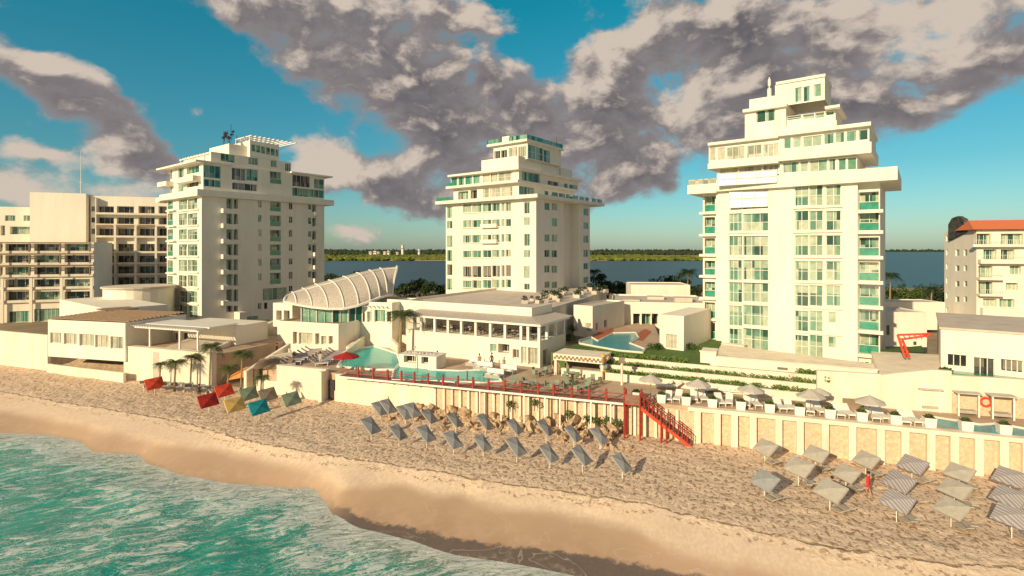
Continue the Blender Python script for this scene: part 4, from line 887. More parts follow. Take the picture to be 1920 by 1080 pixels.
# stations: near foot px, ridge px, depth of near foot, depth of ridge
st=[((533,566),(538,555),80.5,83),((556,571),(548,548),80.2,84.5),((585,576),(568,541),80,86),((615,579),(592,533),79.8,87),((645,579),(618,526),80,88),((672,573),(645,519),80.8,89.5),((694,565),(670,512),82,91),((712,558),(693,507),83.5,92.5),((726,554),(713,503),85,94),((736,552),(733,500),87,95)]
def station(k,extra=1.0):
    nf,rg,yn,yr=st[k]; a=Vector(V(nf[0],nf[1],yn)); r=Vector(V(rg[0],rg[1],yr)); far=Vector((2*r.x-a.x,2*r.y-a.y,a.z+.5)); pts=[]
    for i in range(13):
        f=i/12.0; an=f*math.pi*.53
        # quarter ellipse from near foot to the ridge, then over to the back
        h=math.sin(min(an,math.pi*.5)/(math.pi*.5)*math.pi*.5); c_=1-math.cos(an)
        p=a.lerp(r,0); p=Vector((a.x+(r.x-a.x)*c_, a.y+(r.y-a.y)*c_, a.z+(r.z-a.z)*math.sin(an)))
        if k==len(st)-1: p.x+=1.1*math.sin(an)**2
        pts.append(p)
    return pts
S=[station(k) for k in range(len(st))]
mb=MB(); n=13
for k in range(len(S)-1):
    for i in range(n-1): mb.quad(S[k][i],S[k+1][i],S[k+1][i+1],S[k][i+1])
sh=mb.build('shell_roof',M['gravel'],e); md=sh.modifiers.new('thick','SOLIDIFY'); md.thickness=.25; md.offset=-1
for k in range(len(S)):
    mb=MB(); mb.path([p+Vector((0,-.02,.07)) for p in S[k]],.10 if 0<k<len(S)-1 else .18,5); mb.build('rib',M['white'],e)
mb=MB(); mb.path([s_[0]+Vector((0,-.1,0)) for s_ in S],.22,5); mb.build('eave_rim',M['white'],e)
mb=MB(); mb.path([s_[-4]+Vector((0,0,.1)) for s_ in S],.12,5); mb.build('ridge',M['white'],e)
# curved glass wall under the eave
gp=[S[k][0] for k in range(1,8)]; mb=MB()
for i in range(len(gp)-1):
    a=gp[i]+Vector((.3,1.2,-.1)); b=gp[i+1]+Vector((.3,1.2,-.1)); mb.quad((a.x,a.y,zA+.1),(b.x,b.y,zA+.1),b,a)
g=mb.build('glass_wall',M['glg'],e); mb=MB()
for i in range(len(gp)-1):
    for f in (0,.5):
        a=gp[i].lerp(gp[i+1],f)+Vector((.3,1.1,0)); mb.tube((a.x,a.y,zA+.1),(a.x,a.y,a.z),.10 if f==0 else .05)
mb.build('mullion',M['frame'],g)
c=V(597,590,86); mb=MB(); mb.tube((c[0],c[1],zA),(c[0],c[1],zA+4),.5,.5,12); mb.build('column',M['stucco'],e)
# porch box at the left of the shell
pb=V(512,590,86); PB=Fr((pb[0],pb[1]),B.d); storey(e,PB,0,PB.hit(548,590)[0],0,6,2.5,PB.hit(520,568)[1],front=[(518,582,528,600,1,1,1,'gld',False),(532,582,543,600,1,1,1,'gld',False)],name='porch')
# lobby between the shell and the restaurant
lb_=V(682,600,82); LO=Fr((lb_[0],lb_[1]),B.d); 
e=empty('lobby','small cream entrance lobby with tall glass doors right of the shell roof','building',LO.at(2,4,5))
storey(e,LO,-2.0,LO.hit(735,600)[0],0,8,3.2,LO.hit(700,570)[1],front=[(675,586,684,603,.5,1,1,'gld',False),(688,584,697,604,.5,1,1,'gl',False),(702,581,722,604,.4,2,1,'glg',False),(725,584,733,604,.4,1,1,'gld',False)],parapet=.3)
mb=MB()
for k in range(6): mb.box(LO,.3+k*.75,.5+k*.75,-.7,-.01,LO.hit(700,575)[1],LO.hit(700,575)[1]+.15)
mb.each('pergola',M['white'],e)
# ------------------------------------------------------------ long restaurant building (podium)
W20=20.0
PD=Fr((3.5-.873*20,66.7+.488*20),(.873,-.488)); W=20.0; sd=PD.side(W,0)
zf=PD.hit(1010,641)[1]; ze=PD.hit(1010,612)[1]
e=empty('podium_building','long cream pool restaurant with open colonnade and lean-to roof below the middle tower','restaurant',PD.at(10,5,3.2))
storey(e,PD,-1.5,W,0,8,2.9,zf,front=[(919,645,931,660,.4,1,1,'glg',False),(934,645,955,662,1.2,2,1,'gld',False),(961,655,973,672,.4,2,1,'gld',False),(977,650,987,682,.4,1,1,'glc',False),(990,652,1008,684,.5,2,1,'glc',False)],
  right=[(1018,655,1028,685,.4,1,1,'glc',False)],roofm='deck')
mb=MB()
cx_=[776,788.5,814,839,864,891,918.5,946,976,989,1012]
for x in cx_:
    a=min(W-.2,PD.hit(x,625)[0]); mb=MB(); mb.box(PD,a-.17,a+.17,.05,.4,zf,ze); mb.each('column',M['white'],e)
for t in (2.5,5.2,7.8): mb=MB(); mb.box(sd,t-.17,t+.17,.05,.4,zf,ze); mb.each('column',M['white'],e)
mb=MB(); mb.box(PD,-1.5,W+.25,-.35,.45,ze+.002,ze+.28); mb.box(PD,W-.1,W+.25,.46,9,ze+.002,ze+.28); mb.each('eave_beam',M['white'],e)
zr0=ze+.28; zr1=PD.hit(1012,594,3.6)[1]
mb=MB(); q=[PD.at(-1.8,-.4,zr0),PD.at(W+.3,-.4,zr0),PD.at(W-3.2,3.6,zr1),PD.at(-1.8,3.6,zr1)]; mb.quad(*q); mb.quad(PD.at(W+.3,-.4,zr0),PD.at(W+.3,10,zr0),PD.at(W-3.2,10,zr1),PD.at(W-3.2,3.6,zr1)); o=mb.build('lean_to_roof',M['gravel'],e)
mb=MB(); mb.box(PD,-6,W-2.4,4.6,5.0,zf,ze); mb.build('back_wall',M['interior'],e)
mb=MB(); mb.box(PD,-1,W-.3,.42,.47,zf+.9,zf+.98); mb.build('handrail',M['dark'],e)
# flat-roofed hall behind with parapet
zp1=PD.hit(1012,578,3.6)[1]
mb=MB(); mb.box(PD,-8.5,W-3.0,3.62,4.0,zr1-.6,zp1); mb.box(PD,W-3.4,W-3.0,4.01,10,zr1-.6,zp1); mb.each('parapet',M['stucco'],e)
mb=MB(); q=[PD.at(-8.5,4.01),PD.at(W-3.42,4.01),PD.at(W-3.42,10),PD.at(W-5,30),PD.at(W-8,48),PD.at(-8,52)]; mb.prism([p[:2] for p in q],2.6,zp1-.7); mb.build('flat_roof',M['concrete'],e)
mb=MB()
q=[PD.at(-8.6,4.0),PD.at(-8.4,4.0),PD.at(-7.9,52),PD.at(-8.1,52)]; mb.prism([p[:2] for p in q],5,zp1-.3); mb.build('coping',M['stucco'],e)
# tables and diners under the colonnade (dark furniture)
for i in range(16):
    a=.8+i*1.18; c=PD.at(a,random.uniform(1.0,3.2),zf)
    tb=empty('dining_table',f'dark dining table under the long colonnade, {ORD[i]} from the left end','table',c,'dining tables under the colonnade')
    mb=MB(); mb.bx((c[0],c[1],zf+.73),(.45,.45,.03)); mb.build('table_top',M['white'] if i%3==0 else M['dark'],tb)
    mb=MB(); mb.tube((c[0],c[1],zf),(c[0],c[1],zf+.7),.05); mb.build('leg',M['dark'],tb)
    for s_ in (-1,1):
        ch=empty('dining_chair',f'dark chair {"left" if s_<0 else "right"} of the {ORD[i]} colonnade table from the left','chair',(c[0]+s_*.75,c[1],zf),'dining chairs under the colonnade')
        x=c[0]+s_*.75; mb=MB(); mb.bx((x,c[1],zf+.45),(.2,.2,.03)); mb.build('seat',M['dark'],ch)
        mb=MB(); mb.bx((x+s_*.19,c[1],zf+.7),(.02,.2,.25)); mb.build('backrest',M['dark'],ch)
        for (dx,dy) in ((-.17,-.17),(.17,-.17),(-.17,.17),(.17,.17)): mb=MB(); mb.tube((x+dx,c[1]+dy,zf),(x+dx,c[1]+dy,zf+.43),.02,n=4); mb.build('leg',M['dark'],ch)
# ------------------------------------------------------------ spa terrace
DK=Fr(G(1135,712,3.2),(G(1530,755,3.2)[0]-G(1135,712,3.2)[0],G(1530,755,3.2)[1]-G(1135,712,3.2)[1]))
wD=DK.hit(1532,745)[0]; s18=DK.hit(1520,745)[0]
zs=[4.0,4.62,5.2]
for i,z in enumerate(zs):
    mb=MB(); t=i*1.55; end=wD if i==0 else s18+1.5*i
    mb.box(DK,-.2 if i else 0,end,t,t+.3,2.8,z); o=mb.build('planter_wall',M['seawall']); tag(o,['lowest','middle','topmost'][i]+' of the three stepped cream planter walls below the right tower','planter wall')
mb=MB(); mb.box(DK,0,s18+5,.31,1.54,2.8,3.85); mb.box(DK,-.2,s18+5,1.86,3.09,2.8,4.45); struct(mb.build('planting_bed',M['ground']))
mb=MB(); s13=DK.hit(1313,680,5)[0]; s16_=DK.hit(1645,700,5)[0]; q=[DK.at(-8,3.41),DK.at(s13+1,3.41),DK.at(s13+1,22),DK.at(-5,26)]; mb.prism([p[:2] for p in q],2.8,5.1); struct(mb.build('lawn',M['grass']))
mb=MB(); q=[DK.at(s13+1.01,3.41),DK.at(s16_,3.41),DK.at(s16_+1,14),DK.at(s13+1.01,20)]; mb.prism([p[:2] for p in q],2.8,4.9); struct(mb.build('apron',M['seawall']))
def spapt(x,y,z=5.12): return G(x,y,z)[:2]
mb=MB(); mb.prism([spapt(*p) for p in [(1108,645),(1150,606),(1225,606),(1240,640),(1215,652),(1180,660)]],5.0,5.13); struct(mb.build('spa_paving',M['deck']))
for q_ in ([(1100,636),(1112,640),(1150,624),(1150,615),(1140,614)],[(1188,636),(1205,640),(1222,622),(1210,617),(1200,622)]):
    mb=MB(); mb.prism([spapt(*p) for p in q_],5.1,5.15); struct(mb.build('red_paving',M['brickred']))
mb=MB(); pool2=[(1085,640),(1108,633),(1120,640),(1148,626),(1192,625),(1198,634),(1181,645),(1209,656),(1204,663),(1160,659),(1120,652),(1088,646)]
mb.prism([spapt(*p) for p in pool2],5.0,5.18); struct(mb.build('spa_pool',M['pool2']))
mb=MB(); pts=[Vector((*spapt(*p),5.2)) for p in pool2]; mb.path(pts+[pts[0]],.16,4); struct(mb.build('pool_edge',M['seawall']))
e=empty('tower_base','broad blank cream base block in front of the right tower','building',DK.at(s13+8,7,3.2)); s16=DK.hit(1645,700,5)[0]
mb=MB(); mb.box(DK,s13,s13+1.7,5,8,2.8,6.35); mb.box(DK,s13+1.71,s16,5,5.4,2.8,5.9); mb.box(DK,s13+1.71,s16-2,3.42,4.99,2.8,4.9); mb.box(DK,s16-6,s16-2,2.0,3.4,2.8,4.4); mb.each('wall_block',M['stucco'],e)
mb=MB(); mb.box(DK,s13-.1,s13+1.75,4.9,5.2,6.36,6.48); mb.box(DK,s13+1.8,s16+.1,4.9,5.45,5.91,6.0); mb.each('coping',M['seawall'],e)
mb=MB()
for a in (s16-9,s16-5.5): mb.box(DK,a,a+1.0,4.95,4.995,5.1,5.35)
mb.each('vent_grille',M['interior'],e)
# bar with a carved fascia
bx0=DK.hit(1047,700)[0]
e=empty('terrace_bar','open-fronted bar with a zigzag cream fascia at the left end of the planter walls','bar',DK.at(-4,1,3.2))
mb=MB(); mb.box(DK,-6.2,-.25,-.4,3.3,5.0,5.75); mb.build('canopy',M['seawall'],e)
mb=MB()
for k in range(12): a=-6.1+k*.5; mb.box(DK,a,a+.26,-.47,-.401,5.15,5.4); mb.box(DK,a+.25,a+.5,-.47,-.401,5.35,5.6)
mb.build('fascia_pattern',M['wood'],e)
mb=MB(); mb.box(DK,-5.2,-.25,-.35,.1,3.2,4.1); mb.build('counter',M['seawall'],e)
mb=MB(); mb.box(DK,-6.1,-5.8,-.3,.1,3.2,4.99); mb.box(DK,-.6,-.27,.11,.4,3.2,4.99); mb.each('post',M['stucco2'],e)
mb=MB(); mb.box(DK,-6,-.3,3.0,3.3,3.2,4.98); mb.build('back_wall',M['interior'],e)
# toucan-like painted totem
c=G(1132,709,3.2); e=empty('painted_totem','yellow and grey painted barrel totem standing at the end of the bar','statue',c)
mb=MB(); mb.tube(c,(c[0],c[1],4.2),.38,.38,12); mb.each('plinth',M['yellow'],e)
mb=MB(); 
for k in range(5): mb.tube((c[0],c[1],4.2+k*.2),(c[0],c[1],4.4+k*.2),(.35,.5,.52,.42,.25)[k],(.5,.52,.42,.25,.15)[k],10)
mb.build('body',M['slate'],e); mb=MB(); mb.tube((c[0],c[1],5.2),(c[0]-.1,c[1],6.0),.3,.2,8); mb.tube((c[0]+.2,c[1],5.1),(c[0]+.55,c[1],5.7),.14,.06,6); mb.build('head',M['yellow'],e)
# white cubes, back hall
def cube(px_corner,py_base,zb,pxl,side_len,py_top,label,cat,front=(),right=(),name='spa_block',frd=AD,parapet=.0,m='stucco',zlow=None):
    g=G(px_corner,py_base,zb); fr=Fr(g,frd); a0=fr.hit(pxl,py_base)[0]; zt_=fr.hit(px_corner,py_top)[1]
    e=empty(name,label,cat,fr.at(a0/2,2,zb)); storey(e,fr,a0,0,0,side_len,zlow if zlow is not None else zb-.6,zt_,front=front,right=right,parapet=parapet,m=m); return e,fr,a0,zt_
cube(1111,626,5.1,1075.6,11,577,'narrow cream cube with two shaded side doors at the left of the spa pool','building',front=[(1098,606,1108,622,.3,1,1,'glc',False)],right=[(1117,606,1121,620,.3,1,1,'gld',False),(1133,600,1138,614,.3,1,1,'gld',False)],parapet=.25)
cube(1282,658,5.1,1236.7,11,593,'tall plain cream cube with one tall door, between the spa pool and the right tower','building',front=[(1249,627,1269,654,.3,3,1,'glc',False)])
e,fr,a0,zt_=cube(1330,612,5.1,1146,16,572,'low cream hall with a planted opening behind the spa pool','building',front=[(1187,588,1200,612,1.5,1,1,'gld',False),(1203,588,1220,612,1.5,2,1,'glg',False),(1222,588,1234,610,1.5,1,1,'gld',False),(1160,590,1164,606,.3,1,1,'gld',False)],frd=(.98,-.2),parapet=.3)
mb=MB()
for k in range(5): mb.box(fr,a0+2+k*4.5,a0+5+k*4.5,4+(k%2)*4,7+(k%2)*4,zt_+.03,zt_+.3+.25*(k%3))
mb.each('roof_hatch',M['concrete'],e)
e,fr,a0,zt_=cube(1294,572,6.5,1183,9,536,'long low flat-roofed cream building at the back, in front of the dark lagoon trees','building',frd=(.99,-.1),zlow=0,front=[(1210,556,1225,562,.3,1,1,'gld',False),(1247,557,1260,563,.3,1,1,'gld',False)],parapet=.2)
# grey/cream houses right of the tower
cube(1738,628,4,1656,9,588,'low cream garden house just right of the right tower','building',frd=(.98,-.15),zlow=2,front=[(1662,610,1668,628,.3,1,1,'gld',False),(1712,640,1720,648,.2,1,1,'gld',False)],parapet=.2)
cube(1772,592,4,1650,7,568,'long low cream outbuilding behind the garden house, by the lagoon trees','building',frd=(.99,-.05),zlow=1,parapet=.15)
# ------------------------------------------------------------ right terrace: wall, white event hall
CW=Fr(DK.at(wD,-.0),(G(1920,785,3.2)[0]-DK.at(wD)[0],G(1920,785,3.2)[1]-DK.at(wD)[1]))
e=empty('terrace_wall','high blank cream wall behind the cabanas, lower right','wall',CW.at(10,0,3.2))
c1=CW.hit(1652,720)[0]; c2=CW.hit(1785,740)[0]
mb=MB(); mb.box(CW,.02,c1-.01,0,.5,2.6,CW.hit(1600,699)[1]); mb.prism([p[:2] for p in (CW.at(c1,0),CW.at(c1+4,0),CW.at(c1+4,.5),CW.at(c1,.5))],2.6,lambda p: CW.hit(1650,703)[1] if math.dist(p,CW.at(c1)[:2])<2 else CW.hit(1700,691)[1]); mb.box(CW,c1+4.01,c1+5.5,0,.5,2.6,CW.hit(1700,691)[1]); mb.box(CW,c1+5.51,24,0,.5,2.6,CW.hit(1700,699)[1]); mb.build('wall_panel',M['seawall'],e)
mb=MB(); mb.box(CW,c2,26,-.08,-.005,2.9,5.0); mb.each('stone_panel',M['lime'],e)
mb=MB(); q=[CW.at(c1+.3,.51),CW.at(26,.51),CW.at(30,18),CW.at(c1+4.5,18)]; mb.prism([p[:2] for p in q],2.6,CW.hit(1850,722)[1]-.45); struct(mb.build('upper_terrace',M['seawall']))
gz=CW.hit(1850,722)[1]-.45
EH=Fr(G(1764,694,gz),AD); ew=13.0; ze_=EH.hit(1764,617)[1]
e=empty('event_hall','big white event hall with three dark windows above the cabanas, right edge','building',EH.at(5,5,gz))
Xr,Yr=cr(.3516,1620,380)
storey(e,EH,0,ew,0,16,gz-.5,ze_,front=[(Xr(443),Yr(810),Xr(550),Yr(875),.35,3,1,'gld',False),(Xr(583),Yr(828),Xr(697),Yr(930),.35,3,1,'gld',False),(Xr(728),Yr(838),Xr(850),Yr(905),.35,4,1,'gld',False)],
  left=[(Xr(325),Yr(755),Xr(350),Yr(830),.4,2,1,'gld',False),(Xr(380),Yr(785),Xr(398),Yr(870),.3,1,1,'glc',False)])
mb=MB(); mb.box(EH,-.15,ew+.2,-.15,16.2,ze_+.02,ze_+.22); mb.each('roof_slab',M['concrete'],e)
mb=MB(); mb.box(EH,.5,ew,-1.6,-.1,gz,gz+.12); mb.build('ledge',M['rail'],e)
# small lawn and path between tower and hall
def flat(name,pts,z,m,th=.1):
    mb=MB(); mb.prism([G(x,y,z)[:2] for x,y in pts],z-th,z); return struct(mb.build(name,M[m]))
flat('garden_lawn',[(1655,690),(1655,655),(1728,648),(1745,690),(1700,686)],gz-.2,'grass',2)
flat('garden_path',[(1690,664),(1712,664),(1738,694),(1712,692)],gz-.17,'path',.3)
# red steel frame sculpture
e=empty('red_frame','red angular steel gateway bent over the garden path right of the right tower','sculpture',V(1697,672,60)); mb=MB()
a=V(1697,670,60); b=V(1683,628,60); c=V(1745,626,58)
for o_ in (0,.5): 
    mb.tube((a[0]+o_,a[1],a[2]),(b[0]+o_,b[1],b[2]-o_),.13,n=5); mb.tube((b[0]+o_,b[1],b[2]-o_),(c[0],c[1],c[2]-o_*.3),.12,n=5)
for k in range(6):
    f=k/6; p=Vector(b).lerp(Vector(c),f); q=p+Vector((.3,0,-.5)); mb.tube(p,q,.06,n=4); p=Vector(a).lerp(Vector(b),f); mb.tube(p,p+Vector((.5,0,0)),.06,n=4)
mb.build('steel_frame',M['redfab'],e)

# ------------------------------------------------------------ right hotel
gh=V(1831,468,104); RH=Fr((gh[0],gh[1]),(.96,-.28))
e=empty('hotel_block','cream hotel with red tiled roof and iron balconies at the right edge','hotel',RH.at(8,6,3))
ZQ=lambda x,y:RH.hit(x,y)[1]; wH=22; zt_=ZQ(1835,431)
bal=[(575,675,165,225),(730,850,165,225),(637,707,250,303),(730,803,250,305),(610,685,337,400),(777,838,337,383),(610,685,422,488),(757,822,428,468),(635,708,512,556),(722,803,514,560),(630,740,608,655),(800,850,612,650)]
spec=[(Xr(a),Yr(c),Xr(b),Yr(d),.9,3,1,'gl',False) for a,b,c,d in bal]
lf=RH.left(0,12.6); L_=openings(e,lf,[])
left=[(Xr(488),Yr(a),Xr(508),Yr(b),.3,1,1,'gld',False) for a,b in ((250,285),(335,365),(418,448),(500,530))]+[(Xr(532),Yr(a),Xr(550),Yr(b),.3,1,1,'gld',False) for a,b in ((250,285),(335,365),(418,448),(500,530))]+[(Xr(437),Yr(a),Xr(447),Yr(a+30),.3,1,1,'gld',False) for a in (175,250,325,400,480,560)]
storey(e,RH,0,wH,0,12.6,0,zt_,front=spec,left=left)
mb=MB()
for a,b,c,d in ((565,853,222,236),(605,853,302,325),(600,725,398,412),(600,725,486,498),(615,853,560,612)):
    mb.box(RH,RH.hit(Xr(a),480)[0],min(wH,RH.hit(Xr(b),480)[0]+ (6 if b>850 else 0)),-1.2,-.004,ZQ(Xr(700),Yr(d)),ZQ(Xr(700),Yr(c)))
mb.build('balcony',M['stucco'],e)
mb=MB()
for a,b,c in ((570,853,222),(615,853,302),(605,722,398),(605,722,486)):
    s_=RH.hit(Xr(a),480)[0]; t_=min(wH,RH.hit(Xr(b),480)[0]+(6 if b>850 else 0)); z=ZQ(Xr(700),Yr(c)); mb.box(RH,s_,t_,-1.16,-1.12,z+.8,z+.86)
    k=s_
    while k<t_: mb.box(RH,k,k+.04,-1.15,-1.11,z,z+.8); k+=.35
mb.build('railing',M['frame'],e)
zr=ZQ(1830,412); mb=MB()
zq=zr; q=[RH.at(-.9,-1.0,zt_+.05),RH.at(wH,-1.0,zt_+.05),RH.at(wH,2.5,zq),RH.at(-.2,2.5,zq)]; mb.quad(*q); mb.quad(RH.at(-.2,2.5,zq),RH.at(wH,2.5,zq),RH.at(wH,6,zt_+.05),RH.at(-.9,6,zt_+.05)); mb.quad(RH.at(-.9,-1,zt_+.05),RH.at(-.2,2.5,zq),RH.at(-.9,6,zt_+.05)); mb.quad(RH.at(-.9,-1,zt_+.04),RH.at(-.9,6,zt_+.04),RH.at(wH,6,zt_+.04),RH.at(wH,-1,zt_+.04)); mb.build('tiled_roof',M['tile'],e)
mb=MB(); lz=lambda x,y:lf.hit(x,y)
p=[(1783,451),(1783,421),(1790,409),(1801,405),(1812,411),(1814,435)]; pts=[]
M['darkstone']=mat('dark_mosaic',(.03,.03,.035),(.12,.11,.10),.8,1.2)
for x,y in p:
    a,z=lf.hit(x,y); pts.append((a,z))
b_=len(mb.v); mb.pts8([lf.at(a,-.5,z) for a,z in pts][::-1],[lf.at(a,.3,z) for a,z in pts][::-1]); mb.build('gable_mosaic',M['darkstone'],e)
# ------------------------------------------------------------ pools on the deck
def poly(name,pts,z0,z1,m):
    mb=MB(); mb.prism([G(x,y,z1)[:2] for x,y in pts],z0,z1); return struct(mb.build(name,M[m]))
mp=[(633,688),(648,662),(672,654),(702,650),(722,656),(745,664),(751,680),(741,694),(700,694)]
poly('main_pool',mp,3.0,3.24,'pool')
sp_=[(738,697),(748,682),(800,690),(806,694),(862,696),(925,693),(941,715),(900,718),(735,713)]
poly('lap_pool',sp_,3.0,3.24,'pool')
mb=MB(); pts=[Vector(G(x,y,3.25)) for x,y in mp]; mb.path(pts+[pts[0]],.18,4); pts=[Vector(G(x,y,3.25)) for x,y in sp_]; mb.path(pts+[pts[0]],.15,4); struct(mb.build('pool_edge',M['white']))
# swim-up bar and its pebble-patterned roof
c0=G(748,688,3.2); SB=Fr(c0,B.d); w=SB.hit(818,690)[0]
e=empty('swim_up_bar','low white swim-up bar with oval cut-outs on its roof edge, between the two turquoise pools','bar',SB.at(2,1,3.2))
storey(e,SB,0,w,0,2.6,3.2,4.75,front=[(757,666,780,680,.8,2,1,'gld',False),(790,662,803,682,.6,1,1,'gld',False)])
mb=MB()
for k in range(9): c=SB.at(.4+k*.5,1.2,5.15); mb.tube((c[0],c[1],4.86),(c[0],c[1],5.0),.2,.2,8)
mb.build('roof_pebbles',M['gravel'],e); mb=MB(); mb.box(SB,-.1,w+.1,-.12,2.7,4.76,4.85); mb.build('roof',M['white'],e)
# infinity pool at the right end of the deck
poly('infinity_pool',[(1728,786),(1745,782),(1790,789),(1836,797),(1870,795),(1960,812),(1960,826),(1900,817),(1840,809),(1780,801),(1735,793)],3.0,3.24,'pool2')
mb=MB(); pts=[Vector(G(x,y,3.25)) for x,y in [(1728,786),(1745,782),(1790,789),(1836,797),(1870,795),(1960,812)]]; mb.path(pts,.14,4); struct(mb.build('pool_edge',M['stucco2']))
# terrace details near the main pool: curved pool wall, stairs
def wallp(name,label,pts,zb,zt,th,m='seawall',cat='wall'):
    """a free-standing wall through pixel points at deck height"""
    e=empty(name,label,cat,G(*pts[0],zb)); 
    for i in range(len(pts)-1):
        a=G(*pts[i],zb); b=G(*pts[i+1],zb); fr=Fr(a,(b[0]-a[0],b[1]-a[1])); l=math.dist(a[:2],b[:2]); mb=MB()
        mb.prism([p[:2] for p in (fr.at(0,0),fr.at(l,0),fr.at(l,th),fr.at(0,th))],zb-.3,(lambda p,i=i,a=a,l=l: zt[i]+(zt[i+1]-zt[i])*math.dist(p,a[:2])/l)); mb.build('wall_panel',M[m],e)
    return e
wallp('stair_wall','sloping cream wall beside the steps behind the main pool',[(640,672),(702,640)],3.2,[3.6,5.4],.3)
wallp('pool_wall','thick pale wall that steps down to the turquoise main pool',[(655,661),(705,635),(745,662)],3.2,[4.0,5.2,4.3],.5)
wallp('pool_wall','low cream wall in front of the large palm',[(718,640),(775,655)],3.2,[5.0,4.9],.4)
wallp('terrace_wall','pale yellow curved wall left of the lounger terrace',[(510,684),(548,680),(545,672)],3.2,[4.3,4.6,4.6],.3)
# ------------------------------------------------------------ boardwalk with red posts, red beach stair
s0=B.hit(645,722)[0]; s1=B.hit(1171,770)[0]
mb=MB(); mb.box(B,s0,s1+1.6,-.9,.4,3.225,3.32); struct(mb.build('boardwalk',M['board']))
e=empty('boardwalk_fence','red posts with a rail along the seaward edge of the deck','fence',B.at((s0+s1)/2,-.8,3.3))
px_=[672,700,727,753,777,803,831,859,887,916,946,977,1009,1038,1072,1105,1137,1171]
for i,x in enumerate(px_):
    a=B.hit(x,740,-.8)[0]; mb=MB(); mb.box(B,a-.09,a+.09,-.92,-.74,3.0,4.5 if i<len(px_)-1 else 4.8); mb.build('post',M['red'],e)
mb=MB(); mb.box(B,s0,s1,-.86,-.80,4.1,4.16); mb.box(B,s0,s1,-.86,-.80,3.65,3.70); mb.each('rail',M['red'],e)
mb=MB(); mb.box(B,s0,s1,-.96,-.92,3.1,3.3); mb.build('edge_board',M['white'],e)
e=empty('boardwalk_props','slim white posts carrying the seaward edge of the boardwalk over the rocks','post row',B.at(20,-.8,0))
for x in (900,940,983,1022,1050,1108,1145):
    a=B.hit(x,800,-.85)[0]; mb=MB(); mb.box(B,a-.07,a+.07,-.93,-.8,-.5,3.1); mb.build('post',M['white'],e)
a0=B.hit(1171,770,-.8)[0]; foot=G(1296,832,0); 
ST=Fr(B.at(a0+1.5,-.6),(foot[0]-B.at(a0+1.5,-.6)[0],foot[1]-B.at(a0+1.5,-.6)[1])); Ls=math.dist(ST.o,foot[:2])
e=empty('beach_stair','bright red wooden stair running down from the deck to the sand','stair',ST.at(Ls/2,0,1.5))
for t in (-.75,.75):
    mb=MB()
    P=[ST.at(0,t-.06),ST.at(Ls,t-.06),ST.at(Ls,t+.06),ST.at(0,t+.06)]; zz=[3.3,.05,.05,3.3]
    mb.pts8([(p[0],p[1],z-.35) for p,z in zip(P,zz)],[(p[0],p[1],z) for p,z in zip(P,zz)]); mb.build('stringer',M['redfab'],e)
    for z_,r in ((1.0,.05),(.55,.03)):
        mb=MB(); mb.tube((*ST.at(0,t)[:2],3.3+z_),(*ST.at(Ls,t)[:2],.05+z_),r,n=4); mb.build('handrail',M['red'],e)
    for k in range(13):
        a=Ls*k/12; z=3.3-3.25*k/12; mb=MB(); p=ST.at(a,t); mb.tube((p[0],p[1],z-.2),(p[0],p[1],z+1.05),.05,n=4); mb.build('baluster',M['red'],e)
for k in range(17):
    a=Ls*(k+.5)/17; z=3.3-3.25*(k+.5)/17; mb=MB(); mb.box(ST,a-.14,a+.14,-.7,.7,z-.04,z+.02); mb.build('tread',M['board'],e)
for a,t in ((0,-.8),(0,.8),(-1.45,-.8),(-1.45,.5),(Ls*.42,-.8),(Ls*.42,.8),(Ls*.52,-.8),(Ls*.52,.8)):
    z=3.3-3.25*max(0,a)/Ls; mb=MB(); p=ST.at(a,t); mb.tube((p[0],p[1],-.5),(p[0],p[1],z+(1.2 if a<=0 else .0)),.10,n=5); mb.build('leg',M['red'],e)
mb=MB(); mb.box(ST,-1.5,0,-.8,.8,3.325,3.42); mb.build('landing',M['redfab'],e)
mb=MB(); mb.box(ST,-1.5,0,-.86,-.81,3.4,4.3); mb.build('landing_screen',M['board'],e)
# ------------------------------------------------------------ parasols and beach furniture
def canopy(name,label,group,loc,e1,e2,h,m,poles=True):
    r=empty(name,label,'parasol',loc,group,world=False); e1=Vector(e1);e2=Vector(e2); n=e2.cross(e1).normalized()
    if n.z<0: n=-n
    C0=Vector((0,0,h)); q=[C0-e1/2-e2/2,C0+e1/2-e2/2,C0+e1/2+e2/2,C0-e1/2+e2/2]; top=C0+n*.16; mb=MB()
    for i in range(4):
        a,b=q[i],q[(i+1)%4]; mid=(a+b)/2+n*-.02
        f=[a,mid,top]; mb.quad(*f); mb.quad(mid,b,top)
        mb.quad(a-n*.13,mid-n*.13,mid,a); mb.quad(mid-n*.13,b-n*.13,b,mid)
    cn=mb.build('canopy',m,r); sd_=cn.modifiers.new('t','SOLIDIFY'); sd_.thickness=.02
    mb=MB(); mb.tube((0,0,-.3),(0,0,h+.05),.03,n=6); mb.build('pole',M['white'],r)
    mb=MB()
    for k in q: mb.tube(C0-n*.1,k-n*.04,.015,n=4)
    mb.build('rib',M['frame'],r)
    return r
CEN=[('back',[(713,760),(729,757),(760,767),(775,764),(806,775),(854,781),(910,785),(967,794),(1024,798),(1076,808),(1125,812)]),('front',[(696,794),(748,804),(800,808),(850,819),(906,823),(969,833),(1031,843),(1092,850),(1167,862)])]
proto=None; spots=[]
